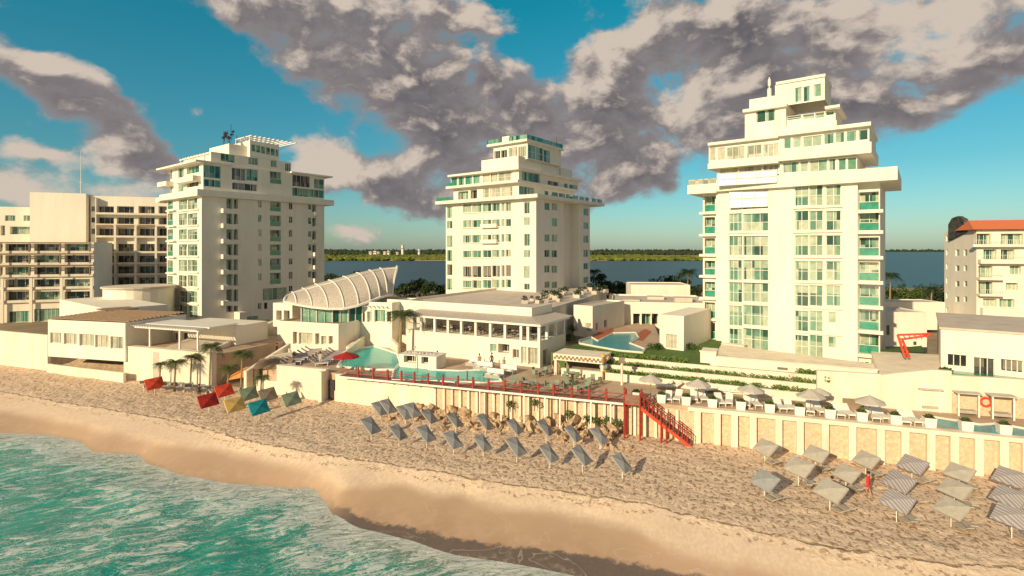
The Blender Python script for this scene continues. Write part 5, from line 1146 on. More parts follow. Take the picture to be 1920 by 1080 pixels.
for row,L_ in CEN:
    for i,(x,y) in enumerate(L_):
        p=G(x,y+4,1.35); lab=f'slate grey tilted square parasol at mid beach, {ORD[i]} from left in the {row} row'
        if row=='front' and i==len(L_)-1: lab='slate grey tilted parasol standing alone, nearest the foot of the red stair'
        spots.append((p[0],p[1]))
        if not proto: proto=canopy('beach_parasol',lab,'slate grey parasols at mid beach',(p[0],p[1],0),(1.0,-.2,-1.25),(.70,1.0,-.03),1.3,M['slate'])
        else: r=dup(proto,(p[0],p[1],0),random.uniform(-.15,.15),lab,random.uniform(.92,1.08))
def lounger_proto(name,label,group,cush,fr_,loc=(0,0,0),cat='lounger'):
    r=empty(name,label,cat,loc,group,world=False)
    mb=MB(); mb.bx((0,.28,.33),(.3,.6,.05)); mb.build('seat',cush,r)
    mb=MB(); mb.pts8([(-.3,-.34,.30),(.3,-.34,.30),(.3,-.30,.38),(-.3,-.30,.38)],[(-.3,-.92,.72),(.3,-.92,.72),(.3,-.88,.80),(-.3,-.88,.80)]); mb.build('backrest',cush,r)
    for sx in (-.27,.27):
        for sy in (-.3,.8): mb=MB(); mb.tube((sx,sy,0),(sx,sy,.3),.03,n=4); mb.build('leg',fr_,r)
    mb=MB(); mb.bx((-.31,.25,.29),(.02,.65,.03)); mb.bx((.31,.25,.29),(.02,.65,.03)); mb.each('side_rail',fr_,r)
    return r
# pale and striped parasols on the right
RT=[[(1428,835,'p'),(1427,897,'b')],[(1523,846,'p'),(1491,873,'p')],[(1617,856,'p'),(1580,881,'p'),(1550,917,'p')],[(1704,867,'s'),(1678,900,'s'),(1675,935,'s')],[(1792,879,'p'),(1783,911,'p'),(1777,946,'p')],[(1888,891,'s'),(1885,926,'s'),(1891,964,'s')]]
clus=['leftmost','second','third','fourth','fifth','rightmost']; posn={2:['back','front'],3:['back','middle','front']}
protoR={}; lo=None; nth=0
for ci,c_ in enumerate(RT):
    for k,(x,y,t) in enumerate(c_):
        p=G(x+6,y+4,1.35); w_=posn[len(c_)][k]; kind={'p':'plain pale canvas','s':'grey and white striped','b':'blue-grey towel-draped'}[t]
        lab=f'{kind} square parasol, {w_} one of the {clus[ci]} right beach cluster'; gp='square parasols on the right beach'
        if t not in protoR: protoR[t]=canopy('beach_parasol',lab,gp,(p[0],p[1],0),(-.95,-.27,-.85),(.52,-1.8,.0),1.4,M[{'p':'canvas','s':'striped','b':'slate'}[t]])
        else: dup(protoR[t],(p[0],p[1],0),random.uniform(-.12,.12),lab,random.uniform(.92,1.05))
        for q in range(2):
            lab2=f'pale lounger on the {["left","right"][q]} under the {w_} parasol of the {clus[ci]} right beach cluster'; pos=(p[0]+.35+q*.6,p[1]-.5+q*.25,.0)
            if not lo: lo=lounger_proto('beach_lounger',lab2,'pale loungers under the right-hand parasols',M['canvas'],M['wood'],pos); lo.rotation_euler.z=.3; lo.scale=(.7,)*3
            else: dup(lo,pos,random.uniform(-.3,.5),lab2,.7)
# coloured parasols on the left
LF=[(290,717,'redfab','salmon red','beside the smallest palms'),(421,730,'redfab','bright orange-red','second from left among the coloured ones'),(391,749,'dredfab','dark crimson','in front of the bright orange-red one'),(441,757,'ochre','ochre yellow','between the crimson and turquoise ones'),(486,762,'teal','turquoise','nearest the sea among the coloured ones'),(467,736,'green','sage green','close to the rightmost beach palm'),(503,738,'brown','taupe brown','just right of the rightmost beach palm'),(547,746,'green','sage green','rightmost, alone by the smooth sea wall')]
for x,y,m,col_,wh in LF:
    p=G(x,y+2,1.4); canopy('beach_parasol',f'{col_} square parasol, {wh}','coloured parasols on the left beach',(p[0],p[1],0),(.75,-.55,-1.15),(1.05,1.7,.05),1.45,M[m])
    
# orange striped tent and dark driftwood-like huts by the wall step
c=G(455,722,0); e=empty('beach_tent','orange cloth beach tent pitched against the low sea wall behind the palms','tent',c,world=False)
mb=MB(); mb.quad((-1.6,-1,.9),(1.6,-.6,1.4),(1.6,1.6,2.3),(-1.4,1.6,1.9)); o=mb.build('canopy',M['orange'],e); o.modifiers.new('t','SOLIDIFY').thickness=.04
for x,y,h in ((-1.6,-1,.9),(1.6,-.6,1.4),(1.6,1.6,2.3),(-1.4,1.6,1.9)): mb=MB(); mb.tube((x,y,-.2),(x,y,h),.04,n=4); mb.build('pole',M['wood'],e)
c=B.at(B.hit(502,715)[0],1.0,0); e=empty('thatched_hut','small dark slatted hut set in the step of the sea wall','hut',(c[0],c[1],1.6),world=False)
mb=MB(); mb.quad((-2.2,-1,1.6),(2.2,-1,1.6),(2.2,1,2.4),(-2.2,1,2.4)); o=mb.build('roof',M['wood'],e); o.modifiers.new('t','SOLIDIFY').thickness=.1
for x,y,h in ((-2.1,-.9,1.6),(2.1,-.9,1.6),(2.1,.9,2.3),(-2.1,.9,2.3)): mb=MB(); mb.tube((x,y,-.6),(x,y,h),.07,n=5); mb.build('post',M['dark'],e)
mb=MB(); mb.bx((0,.8,.7),(2,.05,.8)); mb.build('back_panel',M['interior'],e)
# rows of grey sunbeds by the retaining wall
gl_=None; n_=0
for r_ in range(2):
    for k in range(7):
        p=G(268+k*21+r_*8,722+r_*8+k*1.8,0.03); lab=f'grey sunbed below the plain wall, {ORD[k]} from left in the {["back","front"][r_]} row'
        if not gl_: gl_=lounger_proto('sunbed',lab,'grey sunbeds below the plain retaining wall',M['slate'],M['white'],p)
        else: dup(gl_,p,random.uniform(-.4,.2)+.5,lab,1.25)
        if n_==0: gl_.rotation_euler.z=.5
        n_+=1
# deck planters
PL=[(1191,743),(1239,751),(1286,755),(1336,761),(1390,765),(1445,772),(1502,778),(1560,786),(1621,791),(1685,798),(1751,803),(1821,812),(1894,819)]
def leafball(mb,c,r,n,size,flat=1.0,rnd=random):
    for _ in range(n):
        d=Vector((rnd.gauss(0,1),rnd.gauss(0,1),rnd.gauss(0,1))).normalized()*r*(rnd.random()**.35); d.z*=flat
        p=Vector(c)+d; a=Vector((rnd.uniform(-1,1),rnd.uniform(-1,1),rnd.uniform(-1,1))).normalized()*size*rnd.uniform(.6,1.3); b=a.cross(Vector((rnd.uniform(-1,1),rnd.uniform(-1,1),rnd.uniform(-1,1)))).normalized()*size*.6
        mb.quad(p-a,p+b,p+a,p-b)
pp=None
for i,(x,y) in enumerate(PL):
    a=B.hit(x,y+10)[0]; p=B.at(a,.95,3.2); lab=f'white cube planter with low plant, {ORD[i]} from left along the deck edge'
    if not pp:
        pp=empty('planter',lab,'planter',p,'white cube planters along the deck edge',world=False); pp.rotation_euler.z=B.ang()
        mb=MB(); mb.v=[]; mb.pts8([(-.36,-.36,0),(.36,-.36,0),(.36,.36,0),(-.36,.36,0)],[(-.42,-.42,.82),(.42,-.42,.82),(.42,.42,.82),(-.42,.42,.82)]); mb.build('tub',M['white'],pp)
        mb=MB(); mb.bx((0,0,.83),(.37,.37,.02)); mb.build('soil',M['bark'],pp)
        mb=MB(); leafball(mb,(0,0,.95),.3,70,.09,.4); mb.build('plant',M['leaf'],pp)
    else: dup(pp,p,B.ang(),lab)
# deck parasols, round
def round_parasol(name,label,loc,r_,h,m,group=None):
    r=empty(name,label,'parasol',loc,group,world=False); mb=MB(); n=8
    for i in range(n):
        a=6.2832*i/n; b=6.2832*(i+1)/n; P=lambda an,rr,z:(rr*math.cos(an),rr*math.sin(an),z)
        mb.quad(P(a,r_,h),P(b,r_,h),(0,0,h+.55)); mb.quad(P(a,r_,h-.12),P(b,r_,h-.12),P(b,r_,h),P(a,r_,h))
    mb.build('canopy',m,r); mb=MB(); mb.tube((0,0,0),(0,0,h+.6),.035,n=6); mb.build('pole',M['wood'],r); mb=MB(); mb.tube((0,0,0),(0,0,.1),.28,.22,8); mb.build('base',M['concrete'],r)
    mb=MB()
    for i in range(n): a=6.2832*i/n; mb.tube((0,0,h+.45),(r_*.98*math.cos(a),r_*.98*math.sin(a),h-.0),.012,n=3)
    mb.build('rib',M['wood'],r); return r
dp=None
M['stone_cloth']=mat('stone_cloth',(.48,.45,.41),(.56,.52,.47),.85,2)
for i,(x,y) in enumerate([(1220,712),(1309,721),(1408,731),(1520,742),(1537,729),(1631,753)]):
    p=G(x,y,4.95); lab=['leftmost round stone-grey deck parasol','second round stone-grey deck parasol from the left','third round stone-grey deck parasol from the left','wide round stone-grey deck parasol, front one of the overlapping pair','small round deck parasol behind the fourth one, against the planter walls','rightmost round stone-grey deck parasol, beside the cabanas'][i]
    if not dp: dp=round_parasol('deck_parasol',lab,(p[0],p[1],3.2),1.2,1.75,M['stone_cloth'],'round stone-grey parasols on the right deck')
    else: dup(dp,(p[0],p[1],3.2),i*.3,lab,.8 if i==4 else 1)
# deck loungers, front pairs and back row
DL=[(1262,747),(1309,747),(1358,754),(1408,758),(1470,764),(1527,770),(1581,776),(1644,782),(1703,789)]
dl=None
for i,(x,y) in enumerate(DL):
    for q in range(2):
        p=G(x+q*17-8,y+4,3.2); lab=f'white deck lounger, {["left","right"][q]} one of the {ORD[i]} front pair behind the cube planters'
        if not dl: dl=lounger_proto('deck_lounger',lab,'white loungers on the right deck',M['white'],M['frame'],p); dl.rotation_euler.z=math.pi-.3
        else: dup(dl,p,math.pi-.3+random.uniform(-.2,.2),lab,1.1)
BR=[(1245,722),(1262,724),(1318,728),(1334,730),(1366,732),(1384,734),(1440,738),(1460,740),(1494,743),(1512,745),(1548,748),(1566,750),(1660,752),(1700,758),(1715,760)]
for i,(x,y) in enumerate(BR):
    p=G(x,y+5,3.2); dup(dl,p,math.pi*.5+random.uniform(-.5,.5),f'white deck lounger, {ORD[i]} from left in the back row by the planter walls',1.0)
# lounger terrace left of the main pool
tl=None
for r_ in range(2):
    for k in range(8):
        x0,y0=((540,687),(598,686))[r_]; x1,y1=((588,661),(632,664))[r_]
        f=k/7.; p=G(x0+(x1-x0)*f,y0+(y1-y0)*f,3.22); lab=f'lilac-grey sunbed on the pool terrace, {ORD[k]} from the sea in the {["left","right"][r_]} column'
        if not tl: tl=lounger_proto('terrace_sunbed',lab,'lilac-grey sunbeds left of the main pool',M['slate'],M['white'],p); tl.rotation_euler.z=-1.2
        else: dup(tl,p,-1.2+random.uniform(-.1,.1),lab,1.3)
for o in tl.children:
    if o.name.startswith(('seat','backrest')): o.data.materials[0]=mat('lilac_cushion',(.38,.34,.36),(.46,.41,.42),.85,2)
# tables with chairs in the middle of the deck
def table_set(i,x,y,where):
    c=G(x,y,3.2); t=empty('cafe_table',f'round grey cafe table {where}','table',c,'cafe tables on the middle deck',world=False)
    mb=MB(); mb.tube((0,0,.70),(0,0,.74),.5,.5,12); mb.build('table_top',M['canvas'],t); mb=MB(); mb.tube((0,0,0),(0,0,.7),.05,n=6); mb.build('leg',M['dark'],t)
    return c
cc=None
TS=[(962,724,'by the lap pool corner'),(988,728,'second from left by the red posts'),(1012,706,'nearest the restaurant corner'),(1040,733,'fourth from left by the red posts'),(1060,722,'amid the cluster'),(1074,710,'nearest the bar'),(1090,737,'below the bar by the red posts'),(1108,722,'rightmost of the cluster')]
for i,(x,y,wh) in enumerate(TS):
    c=table_set(i,x,y,wh)
    for k in range(4):
        an=k*1.5708+i*.4; p=(c[0]+.8*math.cos(an),c[1]+.8*math.sin(an),3.2); side_=['east','north','west','south'][k]
        lab=f'grey-green chair {["right of","behind","left of","in front of"][k]} the cafe table {wh}'
        if not cc:
            cc=empty('cafe_chair',lab,'chair',p,'chairs around the cafe tables',world=False); mb=MB(); mb.bx((0,0,.45),(.24,.24,.04)); mb.build('seat',M['green'],cc)
            mb=MB(); mb.bx((.24,0,.72),(.03,.24,.26)); mb.build('backrest',M['green'],cc)
            for dx in (-.2,.2):
                for dy in (-.2,.2): mb=MB(); mb.tube((dx,dy,0),(dx,dy,.43),.025,n=4); mb.build('leg',M['wood'],cc)
            cc.rotation_euler.z=an
        else: dup(cc,p,an,lab)
# dark red parasol over the kiosk at the corner of the sea wall
p=G(640,700,4.2); kp=B.at(B.hit(640,705)[0],.9,3.2); round_parasol('deck_parasol','dark red wide parasol at the left end of the boardwalk, above the black wall recess',kp,1.6,2.0,M['dredfab'])
for k,(x,y) in enumerate(((655,722),(668,718),(625,715))):
    q=B.at(B.hit(x,y-4)[0],.9+.4*k,3.2); dup(cc,q,k*2.1,f'cafe chair under the dark red parasol, {ORD[k]} one')
# awning hut and white sofas by the pool end
for i,(x,y,lab) in enumerate([(905,694,'white pool sofa set nearest the restaurant door'),(925,708,'cream lounge bed at the right tip of the lap pool'),(950,700,'cream lounge bed between the lap pool and the colonnade corner'),(890,686,'white pool sofa by the green door')]):
    c=G(x,y,3.2); e=empty('pool_sofa',lab,'sofa',c,world=False,rz=-.5); mb=MB(); mb.bx((0,0,.22),(1.1,.5,.2)); mb.build('seat',M['canvas'],e); mb=MB(); mb.bx((0,.55,.5),(1.1,.09,.45)); mb.build('backrest',M['white'],e)
    mb=MB(); mb.bx((-.5,0,.45),(.3,.4,.04)); mb.bx((.5,0,.45),(.3,.4,.04)); mb.each('cushion',M['white'],e)
# cabanas
for i,(x0,x1,y,lab) in enumerate([(1648,1690,757,'leftmost curtained cabana, rounded, by the blank terrace wall'),(1727,1763,771,'second curtained cabana from the left'),(1798,1836,780,'third curtained cabana, left of the stone panel sitting area'),(1862,1902,786,'rightmost curtained cabana at the edge of the view')]):
    a=G(x0,y,3.2); b=G(x1,y+2,3.2); fr=Fr(a,CW.d); w=fr.hit(x1,y)[0]; e=empty('cabana',lab,'cabana',fr.at(w/2,.8,3.2))
    for s_ in (0,w):
        for t_ in (0,1.5): mb=MB(); mb.box(fr,s_-.06,s_+.06,t_,t_+.1,3.2,5.2); mb.build('post',M['white'],e)
    mb=MB(); mb.box(fr,-.2,w+.2,-.2,1.8,5.21,5.3); mb.build('roof',M['stone_cloth'],e)
    mb=MB(); mb.box(fr,.1,w-.1,.1,1.45,3.45,3.7); mb.build('mattress',M['canvas'],e)
    mb=MB()
    for k in range(5): mb.box(fr,.1+k*.12,.16+k*.12,1.62,1.68,3.6,5.2); mb.box(fr,w-.7+k*.12,w-.64+k*.12,1.62,1.68,3.6,5.2)
    mb.each('curtain_fold',M['white'],e)
c=G(1847,748,4.3); c=CW.at(CW.hit(1847,748)[0],-.15,4.35)
import bmesh
mb=MB(); pts=[Vector((c[0]+CW.d[0]*.38*math.cos(t*.5236),c[1]+CW.d[1]*.38*math.cos(t*.5236),4.45+.38*math.sin(t*.5236))) for t in range(13)]; mb.path(pts,.1,6); o=mb.build('lifebuoy',M['redfab']); tag(o,'red ring lifebuoy hanging on the stone panel between the cabanas','lifebuoy')
# lamp posts on the deck
lp=None
for i,(x,y,lab) in enumerate([(778,692,'thin grey lamp post left of the swim-up bar'),(876,716,'thin dark post at the front edge of the lap pool'),(1166,722,'thick tan signpost against the lowest planter wall')]):
    c=G(x,y,3.2); e=empty('lamp_post' if i<2 else 'signpost',lab,'lamp post' if i<2 else 'signpost',c,world=False)
    mb=MB(); mb.tube((0,0,0),(0,0,2.6 if i!=1 else 1.3),.06 if i<2 else .14,n=6); mb.build('pole',M['dark'] if i==1 else M['stucco2'],e); mb=MB(); mb.bx((0,0,2.7 if i!=1 else 1.35),(.14 if i<2 else .3,.14,.12 if i<2 else .3)); mb.build('head',M['concrete'] if i<2 else M['brown'],e)
# ------------------------------------------------------------ palms
def palm(name,label,loc,h,r_,nf,seed,lean=.3,group=None,m='palmleaf',tr=.13):
    rnd=random.Random(seed); r=empty(name,label,'palm tree',loc,group,world=False); mb=MB(); pts=[]
    for i in range(9):
        f=i/8; pts.append(Vector((lean*f*f,lean*.4*f*f,h*f-.3*(1-f))))
    for i in range(8): mb.tube(pts[i],pts[i+1],tr*(1.25-.5*i/8),tr*(1.18-.5*(i+1)/8),8)
    mb.build('trunk',M['trunk'],r); top=pts[-1]; mb=MB()
    for k in range(nf):
        an=6.2832*k/nf*1.618+rnd.uniform(-.2,.2); up=rnd.uniform(-.3,1.15); L_=r_*rnd.uniform(.75,1.1); d=Vector((math.cos(an),math.sin(an),0)); prev=top.copy(); sd_=Vector((-d.y,d.x,0)); n=9
        for j in range(1,n+1):
            f=j/n; q=top+d*(L_*(f*math.cos(up*.7)))+Vector((0,0,L_*(math.sin(up)*f*.75-.62*f*f)))
            w=r_*.24*math.sin(math.pi*min(1,.12+f*.88))+.03
            for s_ in (-1,1):
                for u_ in (0,.5):
                    a=prev.lerp(q,u_); b=prev.lerp(q,u_+.32); tip=(a+b)/2+sd_*s_*w+d*w*.55+Vector((0,0,-w*rnd.uniform(.25,.8))); mb.quad(a,b,tip)
            prev=q
    c_=mb.build('crown',M[m],r); return r
BP=[(299,724,682,1.0,'tiny palm at the far left, behind the salmon red parasol'),(327,734,678,1.5,'dark bushy palm between the salmon red parasol and the sunbeds'),(357,730,668,1.2,'thin palm with a ragged yellowish crown before the plain wall'),(393,731,648,1.6,'tallest beach palm, at the corner where the plain wall ends'),(427,738,688,1.3,'short palm just behind the bright orange-red parasol'),(452,746,662,1.5,'slender tall palm in front of the orange tent'),(488,760,706,1.0,'small palm beside the turquoise parasol')]
for i,(x,yb,yt,cr_,lab) in enumerate(BP):
    p=G(x,yb,0); h=(yb-yt)/F*p[1]; palm('palm_tree',lab,p,h,cr_*1.3,38,20+i,.15,'young palms on the left beach','palmleaf',.11)
p=G(750,666,3.2); palm('palm_tree','large full-crowned palm in front of the lobby, left of the colonnade',p,(666-588)/F*p[1],3.0,44,5,.3,None,'palmleaf',.22)
p=G(1467,822,.1); palm('palm_tree','ragged palm growing against the stone-clad retaining wall on the right',(p[0],p[1]-.2,0),3.0,1.0,18,8,.1,None,'palmleaf',.12)
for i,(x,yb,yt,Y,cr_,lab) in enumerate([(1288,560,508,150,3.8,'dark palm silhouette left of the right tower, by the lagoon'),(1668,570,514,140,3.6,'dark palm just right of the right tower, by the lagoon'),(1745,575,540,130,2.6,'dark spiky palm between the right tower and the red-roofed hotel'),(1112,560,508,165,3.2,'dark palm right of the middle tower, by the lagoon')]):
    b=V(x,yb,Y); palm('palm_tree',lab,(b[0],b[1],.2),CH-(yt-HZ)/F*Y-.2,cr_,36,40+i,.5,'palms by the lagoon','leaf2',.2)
# ------------------------------------------------------------ trees and shrubs behind
def tree(name,label,loc,h,r_,seed,m='leaf2',group=None,n=5,leaf=.34,cnt=170):
    rnd=random.Random(seed); r=empty(name,label,'tree',loc,group,world=False); mb=MB(); mb.tube((0,0,-.3),(0,0,h*.5),.28,.16,7)
    cs=[]
    for k in range(n):
        an=rnd.uniform(0,6.28); d=r_*rnd.uniform(.2,.75); z=h*rnd.uniform(.45,.85); c=(d*math.cos(an),d*math.sin(an)*.7,z); cs.append(c); mb.tube((0,0,h*.4),c,.12,.04,5)
    cs.append((0,0,h*.8)); mb.build('trunk',M['bark'],r); mb=MB()
    for c in cs: leafball(mb,c,r_*rnd.uniform(.38,.6),cnt,leaf,.7,rnd)
    mb.build('crown',M[m],r); return r
TRS=[(617,520,508,190,4,'leftmost dark round tree behind the shell roof'),(640,520,512,175,3.5,'small dark tree just left of the shell roof peak'),(668,530,506,185,4.5,'dark flat tree behind the ribs of the shell roof'),(765,548,528,150,3.6,'dark tree right beside the open end of the shell roof'),(786,548,520,158,4.2,'dark tree left of centre in the gap before the middle tower'),(808,550,524,150,3.8,'dark round tree in the gap before the middle tower'),(828,548,530,152,3,'small dark tree touching the middle tower'),
 (1118,545,505,140,3.0,'tall dark tree against the right flank of the middle tower'),(1140,545,520,150,3.6,'dark tree behind the clutter of the roof terrace'),(1165,546,525,155,3.6,'low dark tree before the long flat-roofed building'),(1225,545,522,175,4,'left dark tree above the long flat-roofed building'),(1258,545,512,172,4.4,'tallest dark tree above the long flat-roofed building'),(1280,545,522,175,3.6,'dark tree left of the lagoon palm'),(1308,556,530,145,3.2,'olive tree at the foot of the lagoon palm'),
 (1668,562,545,150,3.2,'sunlit green tree right of the right tower'),(1692,560,543,160,4,'sunlit green bush in the middle of the right lagoon gap'),(1722,560,540,158,4,'green tree beside the spiky palm'),(1755,565,540,140,3.6,'dark tree against the red-roofed hotel')]
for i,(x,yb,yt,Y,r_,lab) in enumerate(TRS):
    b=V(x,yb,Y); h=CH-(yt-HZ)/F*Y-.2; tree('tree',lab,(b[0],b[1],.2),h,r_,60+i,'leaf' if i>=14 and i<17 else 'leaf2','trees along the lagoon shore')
# lagoon shore undergrowth (far side of the island)
mb=MB(); rnd=random.Random(4)
for k in range(240):
    x=rnd.uniform(-120,190); leafball(mb,(x,222+rnd.uniform(-12,6)+max(0,x-0)*.06,rnd.uniform(.6,2.6)),1.8,22,.5,.8,rnd)
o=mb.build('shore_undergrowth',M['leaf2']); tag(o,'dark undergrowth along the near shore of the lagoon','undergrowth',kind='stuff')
# hedges in planting beds
def hedge(label,pts_fn,n,m,size,name='hedge',r_=.32):
    mb=MB(); rnd=random.Random(n)
    for k in range(n): c=pts_fn(rnd.random(),rnd); leafball(mb,c,r_,16,size,.8,rnd)
    o=mb.build(name,M[m]); return tag(o,label,name.replace('_',' '))
hedge('clipped green hedge in the lowest planting bed',lambda f,r:(*DK.at(f*(s18+.2),.85+r.uniform(-.3,.3))[:2],4.0+r.uniform(0,.15)),230,'hedge',.10)
hedge('loose green hedge in the upper planting bed, thinning to the right',lambda f,r:(*DK.at(f**1.3*(s18+2),2.4+r.uniform(-.3,.3))[:2],4.62+r.uniform(0,.15)),200,'hedge',.10)
hedge('green hedge along the top planter wall at the edge of the lawn',lambda f,r:(*DK.at(f*(s18*.55)-3,3.9+r.uniform(-.3,.6))[:2],5.25+r.uniform(0,.2)),200,'hedge',.12)
hedge('short hedge on the white steps at the foot of the right tower',lambda f,r:(*DK.at(s18-1+f*4.5,3.9+r.uniform(-.3,.3))[:2],5.2+r.uniform(0,.2)),70,'hedge',.12)
for i,(x,y,z,r_,m,lab) in enumerate([(1062,640,5.1,1.3,'leaf','large leafy shrub at the left end of the spa pool'),(1080,622,5.1,1.2,'leaf','shrub between the restaurant and the narrow cube'),(1228,655,5.1,.9,'leaf','shrub against the left side of the tall cube'),(1290,655,5.1,1.0,'leaf','shrub right of the tall cube'),(377,640,2.5,1.6,'leaf2','dark rounded shrub under the left tower'),(400,628,2.5,1.3,'leaf2','small dark shrub at the left tower base'),(438,632,4,1.2,'leaf','shrub row start at the top of the ramp'),(470,622,4.6,1.3,'leaf','shrub in the middle of the ramp top'),(492,612,5.2,1.2,'leaf','shrub near the porch left of the shell hall'),(1772,700,5.6,.7,'leaf','spiky green agave at the corner of the event hall'),(1555,716,5.2,.8,'leaf','low yellow-green shrub on the white steps'),(845,640,3.2,.6,'leaf','small shrub behind the swim-up bar')]):
    c=G(x,y,z); rnd=random.Random(i); e=empty('shrub',lab,'shrub',c,'shrubs around the resort',world=False); mb=MB()
    for k in range(5): leafball(mb,(rnd.uniform(-.6,.6)*r_,rnd.uniform(-.4,.4)*r_,r_*.45),r_*.55,60,.14*max(1,c[1]/80),.8,rnd)
    mb.build('foliage',M[m],e); mb=MB(); mb.tube((0,0,-.1),(0,0,r_*.5),.06,n=5); mb.build('stem',M['bark'],e)
# hedge plants under the boardwalk
for i,(x,y) in enumerate([(958,757),(1003,755),(1068,776),(1102,784),(1120,788),(1138,787),(1160,792)]):
    a=B.hit(x,y,-.3)[0]; z=B.hit(x,y,-.3)[1]; c=B.at(a,-.5,z-.2); e=empty('wall_shrub',f'dark green plant among the rocks under the boardwalk, {ORD[i]} from the left','shrub',c,'plants among the rocks under the boardwalk',world=False)
    mb=MB(); leafball(mb,(0,0,.2),.5,90,.12,.8); mb.build('foliage',M['leaf'],e); mb=MB(); mb.tube((0,0,-.6),(0,0,.2),.04,n=4); mb.build('stem',M['bark'],e)
# rocks at the foot of the boardwalk wall
rp=[]
def rock(seed):
    rnd=random.Random(seed); bm=bmesh.new(); bmesh.ops.create_icosphere(bm,subdivisions=3,radius=1)
    for v in bm.verts:
        n=mnoise.noise(v.co*1.3+Vector((seed*3,0,0)))*.5+mnoise.noise(v.co*3+Vector((seed,0,0)))*.2; v.co*=1+n; v.co.z*=.65
    me=bpy.data.meshes.new('boulder'); bm.to_mesh(me); bm.free(); me.materials.append(M['rock']); return me
RM=[rock(i) for i in range(6)]
rnd=random.Random(11); i_=0
for k in range(110):
    a=sE-4+(B.hit(1200,800)[0]-sE+4)*rnd.random(); t=-rnd.random()**1.4*4.2-.1; sz=rnd.uniform(.16,.55)*(1.25-abs(t)*.12)
    p=B.at(a,t,max(0,.9+t*.35)*rnd.random()); o=bpy.data.objects.new('boulder',RM[k%6]); COL.objects.link(o); o.location=p; o.scale=(sz*1.2,sz,sz*.9); o.rotation_euler=(rnd.random(),rnd.random(),rnd.random()*6)
    tag(o,'tan weathered boulder in the rubble at the foot of the boardwalk wall','boulder','tan boulders piled below the boardwalk')
rt=None; rnd=random.Random(3)
for i in range(22):
    s_=W20-7.5+rnd.uniform(-3.4,2.2); t_=14+i*1.45; c=PD.at(s_,t_,zp1-.68); k=i%3
    lab=f'small planter box on the roof terrace by the middle tower, {ORD[i%20]} from the front' if i<20 else f'small rear planter box on the roof terrace, {ORD[i-20]} of the hindmost two'
    if not rt:
        rt=empty('roof_planter',lab,'planter',c,'planters on the roof terrace',world=False); mb=MB(); mb.bx((0,0,.3),(.5,.4,.3)); mb.build('tub',M['concrete'],rt); mb=MB(); leafball(mb,(0,0,.85),.6,60,.16,.7); mb.build('plant',M['leaf2'],rt)
    else: dup(rt,c,i,lab,rnd.uniform(.7,1.3))
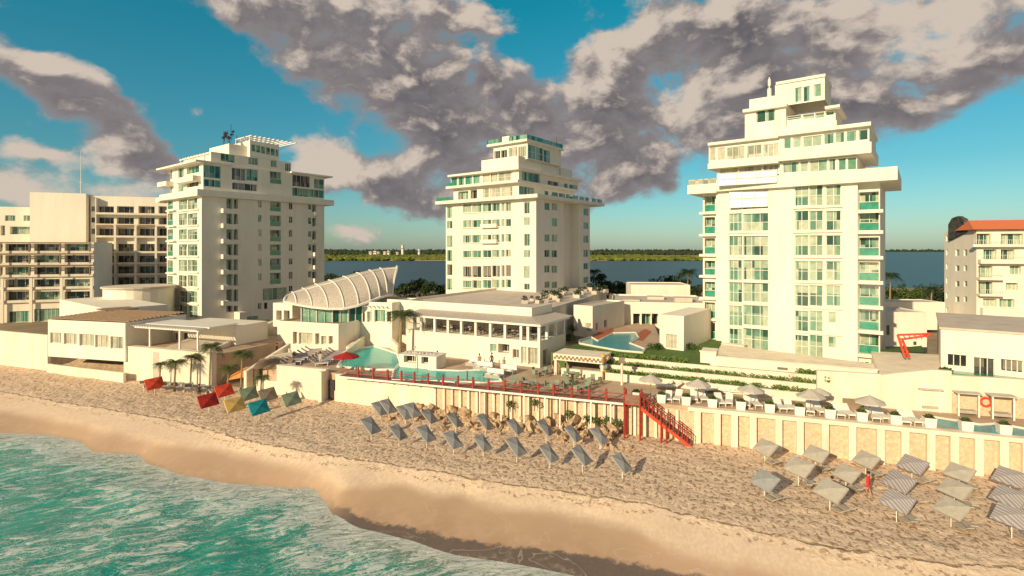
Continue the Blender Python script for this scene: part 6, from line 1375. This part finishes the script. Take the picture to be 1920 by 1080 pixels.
# ------------------------------------------------------------ people
def person(label,loc,rz,shirt,pants,pose=0):
    r=empty('person',label,'person',loc,'people about the resort',world=False); r.rotation_euler.z=rz
    sw=.14 if pose else .0
    V_=[(0,0,.95,.14),(0,0,1.15,.13),(0,0,1.38,.15),(0,0,1.50,.06),(0,0,1.57,.065),(0,0,1.68,.10),(0,0,1.76,.07),
        (.19,0,1.40,.055),(.25,sw,1.14,.042),(.24,.08+sw,.90,.032),(.24,.10+sw,.82,.035),(-.19,0,1.40,.055),(-.25,-sw,1.14,.042),(-.24,.06-sw,.90,.032),(-.24,.08-sw,.82,.035),
        (.10,0,.88,.095),(.11,sw*1.2,.50,.065),(.11,sw*.9,.10,.045),(.11,.12+sw*.9,.04,.04),(-.10,0,.88,.095),(-.11,-sw*1.0,.50,.065),(-.11,-sw*1.9,.10,.045),(-.11,.12-sw*1.9,.04,.04)]
    E=[(0,1),(1,2),(2,3),(3,4),(4,5),(5,6),(2,7),(7,8),(8,9),(9,10),(2,11),(11,12),(12,13),(13,14),(0,15),(15,16),(16,17),(17,18),(0,19),(19,20),(20,21),(21,22)]
    me=bpy.data.meshes.new('body'); me.from_pydata([v[:3] for v in V_],E,[]); o=bpy.data.objects.new('body',me); COL.objects.link(o); o.parent=r
    md=o.modifiers.new('skin','SKIN'); 
    for i,v in enumerate(V_): me.skin_vertices[0].data[i].radius=(v[3],v[3]*(.8 if i<3 else 1))
    me.skin_vertices[0].data[0].use_root=True; o.modifiers.new('sub','SUBSURF').levels=1
    m=bpy.data.materials.new('clothed_body'); m.use_nodes=True; nt=m.node_tree; b=nt.nodes['Principled BSDF']; tc=N(nt,'ShaderNodeTexCoord'); sx=N(nt,'ShaderNodeSeparateXYZ'); L(nt,tc.outputs['Object'],sx.inputs[0])
    rp_=N(nt,'ShaderNodeValToRGB'); rp_.color_ramp.interpolation='CONSTANT'; el=rp_.color_ramp.elements; sk=(.42,.24,.16,1)
    dv=math2(nt,'DIVIDE',sx.outputs[2],2.0); L(nt,dv,rp_.inputs[0]); el[0].position=0; el[0].color=sk; el[1].position=.29; el[1].color=(*pants,1)
    x=el.new(.485); x.color=(*shirt,1); x=el.new(.735); x.color=sk; L(nt,rp_.outputs[0],b.inputs['Base Color']); b.inputs['Roughness'].default_value=.8; me.materials.append(m)
    bm=bmesh.new(); bmesh.ops.create_uvsphere(bm,u_segments=10,v_segments=7,radius=.115)
    for v in bm.verts: v.co+=Vector((0,-.015,1.73))
    hm=bpy.data.meshes.new('hair'); bm.to_mesh(hm); bm.free(); hm.materials.append(M['hair']); h=bpy.data.objects.new('hair',hm); COL.objects.link(h); h.parent=r
    return r
for (x,y,z,lab,sh,pa,po,rz) in [(601,686,3.22,'person in pale clothes standing between the two columns of terrace sunbeds',(.7,.65,.55),(.6,.55,.5),0,.4),(1037,700,3.2,'person in a dark top walking past the bar entrance',(.08,.04,.05),(.5,.3,.3),1,1.2),(1045,702,3.2,'person in pale pink right beside the one in the dark top at the bar',(.7,.45,.4),(.5,.4,.35),1,-1.2),
   (899,690,3.22,'person in orange swimwear at the back edge of the lap pool',(.6,.22,.1),(.5,.2,.1),1,.3),(922,688,3.2,'person in a dark shirt near the green door of the restaurant',(.1,.04,.05),(.06,.05,.08),1,2.2),(1628,930,0,'person in a red swimsuit on the sand between two parasol clusters',(.7,.03,.03),(.7,.03,.03),1,.6),
   (1560,940,0,'person with a red towel standing before the third parasol cluster',(.65,.12,.08),(.2,.1,.1),0,.2),(373,748,0,'person in dark swimwear left of the crimson parasol',(.15,.05,.05),(.1,.05,.06),0,.8),(519,668,3.22,'person in dark clothes at the left edge of the lounger terrace',(.06,.04,.05),(.06,.05,.07),0,1.5),(820,684,3.2,'person in a red top by the right end of the swim-up bar',(.6,.03,.03),(.1,.08,.1),0,.5)]:
    person(lab,G(x,y,z),rz,sh,pa,po)
# tidy helper marks
for o in bpy.data.objects:
    if '_w' in o.keys(): del o['_w']
